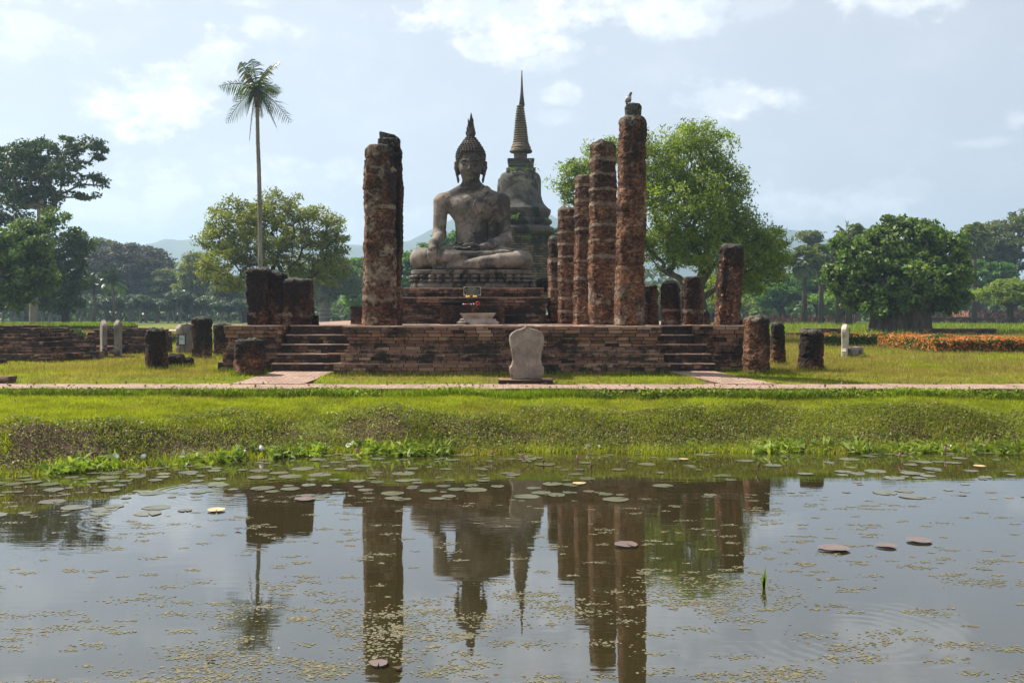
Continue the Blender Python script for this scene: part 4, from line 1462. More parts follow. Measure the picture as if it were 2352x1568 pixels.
def build_buddha():
    t = thing('seated_buddha_statue', 'large weathered grey stone Buddha seated cross legged with one hand over the knee', 'statue', (BX, BY, BZ))
    f = Field((-2.05, -1.75, -.06), (2.1, .85, 4.45), .021)
    # trunk
    f.ell((0, .12, .50), (.95, .62, .48), .2)
    f.cap((-.02, .08, .75), (-.01, .08, 1.3), .52, .475, .16, (1, 1.30, 1))
    f.cap((-.01, .08, 1.3), (.0, .06, 1.85), .475, .60, .14, (1, 1.35, 1))
    f.ell((0, .03, 2.05), (.76, .43, .46), .12)
    f.cap((-.93, .08, 2.25), (.93, .08, 2.25), .275, .275, .16)
    f.cap((-.35, .0, 2.05), (.35, .0, 2.05), .36, .36, .15, (1, 1.05, 1))
    f.cap((0, .1, 2.72), (-.80, .08, 2.38), .27, .16, .14)
    f.cap((0, .1, 2.72), (.80, .08, 2.38), .27, .16, .14)
    f.cap((0, .06, 2.5), (-.02, .0, 3.0), .285, .27, .1)
    for zz in (2.66, 2.78):
        f.ell((-.01, .03, zz), (.295, .295, .04), .03)
    # arms
    f.cap((-.985, .05, 2.26), (-1.035, .0, 1.25), .24, .205, .08)
    f.ell((-1.03, -.05, 1.17), (.215, .24, .22), .08)
    f.cap((-1.03, -.10, 1.14), (-1.10, -.92, .90), .195, .145, .06)
    f.ell((-1.13, -1.06, .83), (.19, .20, .15), .08)
    f.cap((-1.12, -1.10, .84), (-1.13, -1.33, .62), .16, .15, .06, (1, 1.5, 1))
    for i, (x0, x1, zt) in enumerate(((-1.255, -1.275, .33), (-1.19, -1.215, .225), (-1.12, -1.14, .145), (-1.05, -1.065, .19))):
        f.chain([(x0, -1.33, .66), ((x0 + x1) / 2, -1.42, .50), (x1, -1.415, zt)], (.048, .044, .030), .02)
    f.chain([(-1.0, -1.15, .72), (-.95, -1.34, .55), (-.985, -1.40, .33)], (.055, .046, .034), .025)
    f.cap((.985, .05, 2.26), (1.07, .02, 1.10), .25, .215, .12)
    f.ell((1.08, -.02, 1.0), (.225, .25, .23), .08)
    f.cap((1.05, -.10, 1.0), (.44, -.72, .75), .20, .135, .08)
    f.chain([(.44, -.74, .76), (.22, -.86, .70), (.0, -.92, .68)], (.13, .13, .11), .06, (1, 1, 1.35))
    for i in range(4):
        y = -1.0 + i * .085
        L = (.36, .46, .50, .44)[i]
        f.chain([(.02, y, .69), (-.02 - L * .55, y - .01, .665), (-.02 - L, y - .0, .72)], (.05, .045, .032), .02)
    f.chain([(.22, -1.02, .76), (.02, -1.06, .80), (-.20, -1.05, .78)], (.06, .05, .035), .03)
    # lap and legs
    f.ell((0, -.40, .34), (1.35, .80, .32), .12)
    f.cap((-.40, .12, .48), (-1.52, -.80, .36), .42, .33, .12)
    f.cap((.40, .12, .48), (1.56, -.80, .33), .42, .33, .12)
    f.ell((-1.53, -.88, .36), (.36, .36, .345), .1)
    f.ell((1.58, -.88, .325), (.36, .36, .325), .1)
    f.chain([(-1.45, -.98, .37), (-.75, -1.16, .38), (-.30, -1.2, .415), (.25, -1.13, .465), (.58, -1.06, .50)], (.31, .245, .185, .135, .10), .05)
    f.chain([(.58, -1.06, .50), (.95, -.98, .56), (1.12, -.95, .585)], (.095, .085, .065), .05)
    for i in range(4):
        f.ell((1.19 - .01 * i, -1.0 + .045 * i, .595), (.055, .028, .034), .015)
    f.chain([(1.50, -1.02, .30), (.9, -1.28, .26), (.4, -1.34, .215), (-.1, -1.33, .165), (-.55, -1.28, .12)], (.295, .245, .205, .155, .115), .05)
    f.chain([(-.55, -1.28, .12), (-.95, -1.2, .085), (-1.1, -1.16, .07)], (.11, .085, .065), .05)
    # web of stone between trunk and the left arm
    f.cap((.64, .26, 2.0), (.70, .26, .85), .30, .34, .05, (1, 1.7, 1))
    # head
    hx = -.03
    f.ell((hx, .06, 3.58), (.435, .47, .52), .1)
    f.ell((hx, -.07, 3.36), (.352, .41, .50), .08)
    f.ell((hx, -.13, 3.09), (.265, .30, .265), .09)
    f.ell((hx, .04, 3.95), (.33, .34, .34), .1)
    f.cap((hx, -.445, 3.50), (hx, -.535, 3.25), .034, .052, .035)
    for s in (-1, 1):
        f.ell((hx + s * .052, -.50, 3.232), (.042, .05, .034), .02)
        f.chain([(hx + s * .035, -.475, 3.475), (hx + s * .13, -.47, 3.535), (hx + s * .22, -.42, 3.53), (hx + s * .30, -.335, 3.47)], (.024, .026, .024, .016), .02)
        f.ell((hx + s * .155, -.425, 3.415), (.098, .05, .052), .015)
        f.ell((hx + s * .19, -.30, 3.22), (.14, .13, .15), .1)
        # ears
        f.chain([(hx + s * .435, .06, 3.55), (hx + s * .475, .05, 3.50), (hx + s * .475, .03, 3.34), (hx + s * .435, .0, 3.12), (hx + s * .40, -.02, 2.95), (hx + s * .395, -.03, 2.87)], (.04, .055, .06, .042, .038, .032), .03, (1, .75, 1))
        f.chain([(hx + s * .42, .05, 3.50), (hx + s * .42, .03, 3.36), (hx + s * .37, .06, 3.15)], (.05, .06, .04), .03)
        f.chain([(hx, -.475, 3.075), (hx + s * .055, -.478, 3.098), (hx + s * .125, -.43, 3.108)], (.026, .026, .012), .012)
        f.carve((hx + s * .07, -.505, 3.395), (hx + s * .235, -.445, 3.40), .012, .012)
    f.ell((hx, -.465, 3.035), (.085, .05, .034), .012)
    f.carve((hx - .12, -.475, 3.072), (hx + .12, -.475, 3.072), .010, .01)
    f.ell((hx, -.40, 2.93), (.10, .08, .07), .05)
    V, Q = f.mesh()
    off = np.array((BX, BY, BZ))
    part('body', V + off, Q, M['buddha'], t, True)
    # robe sash: a thick skin over the body inside a strip
    X, Y, Z = np.meshgrid(*f.ax, indexing='ij', sparse=True)
    st = None
    pts = [((ua(1150), va(135)), .085), ((ua(1090), va(215)), .085), ((ua(1020), va(310)), .085), ((ua(985), va(420)), .085), ((ua(972), va(560)), .078), ((ua(968), va(735)), .072)]
    for (a, ra), (b, rb) in zip(pts[:-1], pts[1:]):
        ba = (b[0] - a[0], b[1] - a[1])
        tt = np.clip(((X - a[0]) * ba[0] + (Z - a[1]) * ba[1]) / (ba[0] ** 2 + ba[1] ** 2), 0, 1)
        dd = np.sqrt((X - a[0] - tt * ba[0]) ** 2 + (Z - a[1] - tt * ba[1]) ** 2) - (ra + (rb - ra) * tt)
        st = dd if st is None else np.minimum(st, dd)
    S2 = np.maximum(np.maximum(f.S - .030, st), Y - .12)
    S2 = np.maximum(S2, va(745) - Z)
    V, Q = f.mesh(S2.astype(np.float32))
    part('robe_sash', V + off, Q, M['buddha'], t, True)
    # robe hem lines: curved under the right breast, neckline, forked sash end
    st = None
    hem = [[(690, 540), (740, 585), (800, 593), (860, 560), (915, 490), (950, 400)], [(1182, 150), (1120, 245), (1050, 330), (1020, 420), (1012, 560), (1000, 740)],
           [(945, 745), (925, 770), (945, 790), (922, 815)], [(985, 745), (1000, 770), (982, 790), (1004, 815)],
           [(690, 830), (780, 880), (900, 905), (990, 895)]]
    for h in hem:
        for (a, b) in zip(h[:-1], h[1:]):
            a_, b_ = (ua(a[0]), va(a[1])), (ua(b[0]), va(b[1]))
            ba = (b_[0] - a_[0], b_[1] - a_[1])
            tt = np.clip(((X - a_[0]) * ba[0] + (Z - a_[1]) * ba[1]) / (ba[0] ** 2 + ba[1] ** 2), 0, 1)
            dd = np.sqrt((X - a_[0] - tt * ba[0]) ** 2 + (Z - a_[1] - tt * ba[1]) ** 2) - .016
            st = dd if st is None else np.minimum(st, dd)
    S3 = np.maximum(np.maximum(f.S - .024, st), Y - .05)
    V, Q = f.mesh(S3.astype(np.float32))
    part('robe_hem', V + off, Q, M['buddha'], t, True)
    # hair curls
    prof = [(3.40, .40), (3.52, .435), (3.65, .455), (3.78, .455), (3.90, .415), (4.0, .355), (4.1, .29), (4.2, .225), (4.29, .15), (4.33, .06)]
    zs = np.array([p_[0] for p_ in prof])
    rs = np.array([p_[1] for p_ in prof])
    import bmesh
    bm = bmesh.new()
    bmesh.ops.create_icosphere(bm, subdivisions=2, radius=1.0)
    iv = np.array([v.co[:] for v in bm.verts])
    bm.verts.index_update()
    ifc = np.array([[v.index for v in fc.verts] for fc in bm.faces])
    bm.free()
    cur, fcs, n = [], [], 0
    z = 3.40
    row = 0
    while z < 4.33:
        r = float(np.interp(z, zs, rs))
        k = max(1, int(2 * math.pi * r / .088))
        for j in range(k):
            th = 2 * math.pi * (j + .5 * (row % 2)) / k
            x, y = r * math.cos(th), .05 + r * 1.06 * math.sin(th)
            if y < .05:
                hl = 3.70 + .085 * math.sin(min(1, abs(x) / .30) * math.pi) - max(0, abs(x) - .27) * 2.2
                if z < hl + .035:
                    continue
            elif y < .13 and z < 3.5:
                continue
            s = .044 * RNG.uniform(.9, 1.1)
            sh = iv * (s, s, s * .92)
            cur.append(sh + (hx + x, y, z + RNG.uniform(-.006, .006)))
            fcs.append(ifc + n)
            n += len(iv)
        z += .074
        row += 1
    part('hair', np.concatenate(cur) + off, np.concatenate(fcs), M['hair'], t, True)
    # flame finial
    mb = MB()
    fp = [(4.26, .11), (4.31, .105), (4.36, .128), (4.43, .135), (4.52, .125), (4.60, .105), (4.70, .085), (4.80, .068), (4.90, .052), (4.98, .040), (5.05, .026), (5.115, .006)]
    nn = 24
    V = []
    for i, (z_, r_) in enumerate(fp):
        for j in range(nn):
            th = 2 * math.pi * j / nn
            rr = r_ * (1 + .16 * abs(math.sin(th * 3 + i * .35)) - .08)
            V.append((hx + .02 * math.sin((z_ - 4.3) * 3) + rr * math.cos(th), .04 + rr * math.sin(th), z_))
    Fc = [(i * nn + j, i * nn + (j + 1) % nn, (i + 1) * nn + (j + 1) % nn, (i + 1) * nn + j) for i in range(len(fp) - 1) for j in range(nn)]
    mb.add(V, Fc)
    for k in range(16):
        th = 2 * math.pi * k / 16 + .2
        z0 = 4.40 + .13 * (k % 4)
        r0 = float(np.interp(z0, [p_[0] for p_ in fp], [p_[1] for p_ in fp]))
        c_, s_ = math.cos(th), math.sin(th)
        mb.tube([(hx + r0 * .75 * c_, .04 + r0 * .75 * s_, z0 - .06), (hx + r0 * 1.08 * c_, .04 + r0 * 1.08 * s_, z0 + .05), (hx + r0 * 1.12 * c_, .04 + r0 * 1.12 * s_, z0 + .14)], [.03, .03, .004], 6)
    V = mb.arr()
    part('flame_finial', V + off, mb.F, M['hair'], t, True)


def build_lotus():
    cx, cy = BX + .02, 32.0
    t = thing('lotus_pedestal', 'carved stone lotus pedestal with two rows of petals beneath the seated statue', 'pedestal', (cx, cy, 3.08))

    def plan(n, hw, hd, e=4.2):
        th = np.linspace(0, 2 * math.pi, n, endpoint=False)
        return np.stack([hw * np.sign(np.cos(th)) * np.abs(np.cos(th)) ** (2 / e), hd * np.sign(np.sin(th)) * np.abs(np.sin(th)) ** (2 / e)], -1)

    def loft(name, prof, n=160):
        V, Fc = [], []
        for dz, ex in prof:
            pl = plan(n, 1.87 + ex, 1.50 + ex)
            V += [(cx + a, cy + b, 3.085 + dz) for a, b in pl]
        for i in range(len(prof) - 1):
            Fc += [(i * n + j, i * n + (j + 1) % n, (i + 1) * n + (j + 1) % n, (i + 1) * n + j) for j in range(n)]
        Fc += [tuple(range(n - 1, -1, -1)), tuple((len(prof) - 1) * n + j for j in range(n))]
        part(name, V, Fc, M['lotus'], t)
    loft('base_slab', [(0, .06), (.10, .06), (.13, .04), (.15, .05), (.17, .03), (.18, -.02)])
    loft('waist', [(.18, -.12), (.25, -.13), (.305, -.15), (.36, -.13), (.44, -.12)])
    loft('seat_slab', [(.44, .0), (.455, .02), (.475, .02), (.48, .035), (.575, .04), (.585, .02)])

    def petals(name, z0, z1, down, num):
        mb = MB()
        dense = plan(4000, 1.87, 1.50)
        seg = np.linalg.norm(np.roll(dense, -1, 0) - dense, axis=1)
        cum = np.concatenate([[0], np.cumsum(seg)[:-1]])
        L = seg.sum()
        w = L / num
        for k in range(num):
            s = (k + .5) * w
            i = int(np.searchsorted(cum, s)) % 4000
            p0 = dense[i]
            tg = dense[(i + 8) % 4000] - dense[(i - 8) % 4000]
            tg /= np.linalg.norm(tg)
            nm = np.array((tg[1], -tg[0]))
            for (sc, push) in ((1.0, 0.0), (.62, .03)):
                V, Fc = [], []
                nu, nv = 8, 7
                for a in range(nv + 1):
                    v = a / nv
                    vz = v if not down else 1 - v
                    hw = w * .47 * sc * (math.sin(math.pi * (.18 + .62 * v)) ** .7)
                    bulge = (.06 + push) + .10 * math.sin(math.pi * (.15 + .75 * v))
                    zz = z0 + (z1 - z0) * ((vz - .5) * (1 if sc == 1 else .75) + .5)
                    for b in range(nu + 1):
                        u = -1 + 2 * b / nu
                        q = p0 + tg * hw * u + nm * (-.09 + bulge * math.sqrt(max(0, 1 - u * u * .96)) + .02 * (1 - abs(u)))
                        V.append((cx + q[0], cy + q[1], zz))
                Fc = [(a * (nu + 1) + b, a * (nu + 1) + b + 1, (a + 1) * (nu + 1) + b + 1, (a + 1) * (nu + 1) + b) for a in range(nv) for b in range(nu)]
                mb.add(V, Fc)
        mb.put(name, M['lotus'], t, smooth=True)
    petals('upper_petals', 3.085 + .315, 3.085 + .435, True, 44)
    petals('lower_petals', 3.085 + .185, 3.085 + .305, False, 44)


def build_chedi():
    d = 58.0
    cx = WX(1196, d)
    zpx = lambda y: CZ + (717 - (260 + y / 1.743) / 1.7415) * d / F
    k = .00836
    t = thing('bell_chedi', 'tall bell shaped stone chedi with a ringed spire behind the statue', 'chedi', (cx, d, .93))

    def lathe(name, prof, mat, n=72, wob=.0, axis=249, square=False, bump_=0.0):
        V = []
        px = cx + (axis - 249) * k
        for i, (y, r) in enumerate(prof):
            for j in range(n):
                th = 2 * math.pi * j / n + (math.pi / 4 if square else 0)
                V.append((px + r * k * math.cos(th), d + r * k * math.sin(th), zpx(y)))
        V = np.array(V)
        if wob:
            q = fbm(V, 1.2, 4, 3) * wob
            c_ = V[:, :2] - (px, d)
            c_ /= np.linalg.norm(c_, axis=1, keepdims=True) + 1e-6
            V[:, :2] += c_ * q[:, None]
        Fc = [(i * n + j, (i + 1) * n + j, (i + 1) * n + (j + 1) % n, i * n + (j + 1) % n) for i in range(len(prof) - 1) for j in range(n)]
        Fc += [tuple(j for j in range(n)), tuple((len(prof) - 1) * n + j for j in range(n - 1, -1, -1))]
        return part(name, V, Fc, mat, t, smooth=name in ('bell', 'neck', 'spire_tip'))
    lathe('spire_tip', [(37, 1.5), (44, 4.5), (50, 3), (100, 5.5), (150, 8), (200, 11), (240, 15), (282, 21)], M['chedi'], 20, 0, 257)
    rings = []
    n = 16
    for i in range(n):
        y0 = 282 + (545 - 282) * i / n
        y1 = 282 + (545 - 282) * (i + 1) / n
        r = 23 + (54 - 23) * (i + .5) / n
        rings += [(y0, r - 5.5), (y0 + (y1 - y0) * .25, r + 3.0), (y0 + (y1 - y0) * .65, r + 4.0), (y1 - 2.5, r - 5.0)]
    rings += [(548, 58), (558, 62), (562, 59), (568, 67), (578, 70), (582, 66), (590, 74), (597, 78), (606, 80), (612, 74), (613, 48)]
    lathe('ringed_spire', rings, M['spire'], 48, .03, 249)
    lathe('neck', [(612, 46), (630, 46), (645, 45), (663, 47)], M['spire'], 36, .02, 247)
    s2 = math.sqrt(2)
    lathe('harmika', [(664, 92 * s2), (676, 93 * s2), (680, 88 * s2), (690, 86 * s2), (700, 84 * s2), (704, 88 * s2), (714, 88 * s2), (718, 83 * s2), (728, 91 * s2), (733, 101 * s2), (756, 101 * s2), (757, 90 * s2)], M['chedi'], 4, 0, 250, True)
    lathe('bell', [(752, 110), (757, 122), (765, 132), (778, 139), (800, 143), (830, 144), (870, 146), (910, 149), (945, 156), (970, 168), (990, 186), (1004, 201), (1008, 205)], M['chedi'], 96, .035, 245)
    # niches standing on the bell shoulder (four sides)
    for sx, sy in ((-1, 0),):
        mb = MB()
        bx, by = cx + (245 - 249) * k + sx * 128 * k, d + sy * 128 * k
        hw = 20 * k
        mb.tube([(bx, by, zpx(960)), (bx, by, zpx(850)), (bx, by, zpx(800)), (bx + -sx * .1, by - sy * .1, zpx(775))], [.30, .27, .22, .05], 12)
        mb.put('niche_stub', M['chedi'], t, smooth=True)
    mould = [(1006, 203), (1012, 212), (1030, 212), (1040, 208), (1055, 200), (1072, 195), (1080, 214), (1092, 222), (1104, 222), (1112, 210), (1126, 204), (1134, 228), (1150, 240), (1168, 243), (1178, 236), (1184, 218), (1192, 206)]
    lathe('mouldings', mould, M['latdark2'], 96, .02, 247)
    lathe('drum', [(1190, 204), (1225, 206), (1262, 208)], M['chedibrick'], 72, .06, 247)
    for i, (ya, yb, hw) in enumerate(((1262, 1340, 208), (1340, 1424, 216), (1424, 1500, 232), (1500, 1700, 248))):
        lathe('base_tier', [(ya, (hw - 3) * s2), (ya + 6, hw * s2), (yb, hw * s2)], M['chedibrick'], 4, 0, 247, True)
    # small weeds growing on ledges
    mb = MB()
    Vl = []
    for (px_, y, r_) in ((200, 750, .25), (312, 745, .5), (205, 1078, .2), (300, 1215, .3)):
        c = np.array((cx + (px_ - 249) * k, d - (1.0 if y < 800 else 2.0), zpx(y)))
        for q in range(60):
            Vl.append(c + RNG.normal(0, r_ * .5, 3) * (1, .4, .6))
    V, Q = leaf_quads(np.array(Vl), .10, .05)
    tag(part('ledge_weeds', V, Q, M['leaf_vivid'], t), kind='stuff')


def leaf_quads(C, L, W, up=0.0, out=None, outw=0.0, droop=0.0, jitter=.35, rng=RNG):
    """diamond leaves centred on C; returns vertices and quads"""
    n = len(C)
    nr = rng.normal(size=(n, 3))
    nr[:, 2] += up
    if out is not None:
        nr += out * outw
    nr /= np.linalg.norm(nr, axis=1, keepdims=True) + 1e-9
    a = rng.normal(size=(n, 3))
    a[:, 2] -= droop
    a -= nr * np.sum(a * nr, 1, keepdims=True)
    a /= np.linalg.norm(a, axis=1, keepdims=True) + 1e-9
    b = np.cross(nr, a)
    s = rng.uniform(1 - jitter, 1 + jitter * 1.4, (n, 1))
    l, w = L * s * .5, W * s * .5
    V = np.stack([C - a * l, C + b * w + a * l * .1, C + a * l, C - b * w + a * l * .1], 1).reshape(-1, 3)
    Q = np.arange(4 * n).reshape(n, 4)
    return V, Q


M['latdark2'] = m_stone('black_moulding', [(.3, (.05, .045, .04)), (.7, (.14, .12, .105))], 1.5, .6, (.016, .014, .014), .9, .05)
def _cb():
    m, g = newmat('chedi_brick')
    p = g.pos()
    sp = g.n('SeparateXYZ', {0: p})
    v = g.n('CombineXYZ', {0: g.m('ADD', sp.outputs[0], sp.outputs[1]), 1: sp.outputs[2], 2: 0.0}).outputs[0]
    b = g.n('TexBrick', {'Vector': v, 'Color1': (.10, .075, .055), 'Color2': (.19, .14, .10), 'Mortar': (.03, .026, .022), 'Mortar Size': .018, 'Brick Width': .5, 'Row Height': .14, 'Scale': 1.0})
    nz = g.noise(p, 1.3, 6, .7)
    c = g.mix(g.mr(nz, .45, .6), b.outputs[0], (.030, .028, .022))
    c = g.mix(g.m('MULTIPLY', g.mr(g.noise(p, 2.6, 5, .7), .58, .68), .6), c, (.06, .085, .03))
    g.out(g.pbr(c, .9, g.bump(g.m('SUBTRACT', nz, b.outputs[1]), .8, .05), .15))
    return m
M['chedibrick'] = _cb()

build_buddha()
build_lotus()
build_chedi()


def build_pigeon():
    d = 23.25
    cx, z0 = WX(1445, d), WZ(239.5, d)
    t = thing('pigeon', 'grey pigeon with a dark head standing on the top stone of the tallest column', 'bird', (cx, d, z0))
    f = Field((-.2, -.16, -.02), (.2, .2, .36), .009)
    f.ell((-.02, .0, .12), (.06, .09, .085), .03)
    f.cap((.0, -.02, .15), (.03, -.03, .235), .045, .026, .03)
    f.ell((.038, -.035, .25), (.030, .026, .027), .015)
    f.cap((.055, -.045, .245), (.082, -.055, .236), .009, .004, .008)
    f.cap((-.04, .03, .09), (-.05, .10, .02), .045, .02, .03, (1, 1.6, 1))
    for s in (-1, 1):
        f.ell((-.02 + s * .055, .02, .11), (.018, .085, .06), .02)
    V, Q = f.mesh()
    off = np.array((cx, d, z0))
    m, g = newmat('pigeon_feathers')
    z = g.n('SeparateXYZ', {0: g.n('TexCoord').outputs['Object']}).outputs[2]
    c = g.ramp(g.mr(z, 0, .28), [(.15, (.22, .22, .25)), (.5, (.42, .42, .46)), (.66, (.40, .39, .43)), (.74, (.06, .06, .075))])
    c = g.mix(g.mr(g.noise(g.pos(), 40, 2), .5, .6, 0, .5), c, (.12, .12, .14))
    g.out(g.pbr(c, .7))
    part('body', V + off, Q, m, t, True)
    mb = MB()
    for s in (-1, 1):
        mb.tube([(cx - .015 + s * .025, d, z0 + .06), (cx - .01 + s * .025, d, z0 - .03)], .006, 6)
    mb.put('legs', m_bark('pink_skin', (.35, .12, .1), (.45, .2, .15)), t)


build_pigeon()

# ------------------------------------------------------------------ trees
def skeleton(root, fork, pts, rng, trunk_r, tip_r=.012, sag=.1, nfork=1):
    """grow a branching skeleton from the trunk fork to every cluster point"""
    nodes = [np.array(root, float)]
    par = [-1]
    nst = 6
    bend = rng.normal(0, .06, 3) * (1, 1, 0)
    for i in range(1, nst + 1):
        t = i / nst
        nodes.append(nodes[0] + (np.array(fork) - nodes[0]) * t + bend * math.sin(math.pi * t) * np.linalg.norm(np.array(fork) - nodes[0]))
        par.append(len(nodes) - 2)
    f = nodes[-1]
    first = len(nodes) - 1
    order = np.argsort(np.linalg.norm(pts - f, axis=1))
    ends = []
    for oi in order:
        p = pts[oi]
        A = np.array(nodes[first:])
        dv = p - A
        dist = np.linalg.norm(dv, axis=1)
        # prefer nodes nearer the fork than the target, to keep branches running outwards
        cost = dist + .35 * np.linalg.norm(A - f, axis=1)
        j = first + int(np.argmin(cost))
        a = nodes[j]
        L = np.linalg.norm(p - a)
        n = max(1, min(6, int(L / .9)))
        prev = j
        jit = rng.normal(0, .09 * L, 3)
        for q in range(1, n + 1):
            t = q / n
            c = a + (p - a) * t + jit * math.sin(math.pi * t) + np.array((0, 0, sag * L * math.sin(math.pi * t)))
            nodes.append(c)
            par.append(prev)
            prev = len(nodes) - 1
        ends.append(prev)
    N = len(nodes)
    w = np.zeros(N)
    w[ends] = 1
    for i in range(N - 1, 0, -1):
        w[par[i]] += w[i]
    r = tip_r + (trunk_r - tip_r) * np.sqrt(w / w[0]) ** 1.15
    return np.array(nodes), np.array(par), r


def tubes(nodes, par, r, k=6, flare=None):
    i = np.arange(1, len(nodes))
    A, B = nodes[par[i]], nodes[i]
    ra, rb = r[par[i]], r[i]
    ra = np.minimum(ra, rb * 1.5)
    t = B - A
    t /= np.linalg.norm(t, axis=1, keepdims=True) + 1e-9
    ref = np.where(np.abs(t[:, 2:3]) > .9, np.array([[1., .2, 0]]), np.array([[.1, .05, 1.]]))
    a = np.cross(t, ref)
    a /= np.linalg.norm(a, axis=1, keepdims=True) + 1e-9
    b = np.cross(t, a)
    V, n = [], len(i)
    for cen, rad in ((A, ra), (B, rb)):
        for j in range(k):
            th = 2 * math.pi * j / k
            V.append(cen + (a * math.cos(th) + b * math.sin(th)) * rad[:, None])
    V = np.stack(V, 1)                     # n, 2k, 3
    base = np.arange(n)[:, None] * 2 * k
    Q = [np.stack([base[:, 0] + j, base[:, 0] + (j + 1) % k, base[:, 0] + k + (j + 1) % k, base[:, 0] + k + j], 1) for j in range(k)]
    return V.reshape(-1, 3), np.concatenate(Q)


def tree(name, label, cat, root, fork, blobs, nclus, nleaf, rc, L, W, leaf, bark, trunk_r, seed, group=None, up=.6, outw=.5, droop=.3,
         flat=.6, inner=.35, bare=0.0, tip=.012, sag=.08):
    rng = np.random.default_rng(seed)
    blobs = [(np.array(c, float), np.array(r, float)) for c, r in blobs]
    vol = np.array([np.prod(r) ** .62 for c, r in blobs])
    cnt = np.maximum(1, (nclus * vol / vol.sum()).astype(int))
    pts, outs = [], []
    for (c, r), n in zip(blobs, cnt):
        v = rng.normal(size=(n, 3))
        v /= np.linalg.norm(v, axis=1, keepdims=True)
        rad = (inner + (1 - inner) * rng.random(n) ** .55)[:, None]
        pts.append(c + v * r * rad)
        outs.append(v)
    pts, outs = np.concatenate(pts), np.concatenate(outs)
    lo = min(c[2] - r[2] for c, r in blobs)
    t = thing(name, label, cat, tuple(root), group)
    nodes, par, rr = skeleton(root, fork, pts, rng, trunk_r, tip, sag)
    V, Q = tubes(nodes, par, rr)
    part('trunk', V, Q, M[bark], t, True)
    keep = rng.random(len(pts)) > bare
    P_, O_ = pts[keep], outs[keep]
    nl = rng.integers(int(nleaf * .5), int(nleaf * 1.5) + 1, len(P_))
    C = np.repeat(P_, nl, 0)
    O = np.repeat(O_, nl, 0)
    size = np.repeat(rng.uniform(.65, 1.3, len(P_)), nl)[:, None]
    v = rng.normal(size=C.shape)
    v /= np.linalg.norm(v, axis=1, keepdims=True)
    C = C + v * (rng.random((len(C), 1)) ** .5) * rc * size * (1, 1, flat)
    V, Q = leaf_quads(C, L, W, up, O, outw, droop, rng=rng)
    part('crown', V, Q, M[leaf], t)
    return t


def pxblob(x, y, rx, ry, d, dd=0.0, rd=None):
    c = P(x, y, d)
    c[1] += dd
    return (c, (rx * d / F, (rd if rd else rx * d / F * .85), ry * d / F))


ZG = .92


def groundroot(x, d):
    return np.array((WX(x, d), d, ZG - .1))


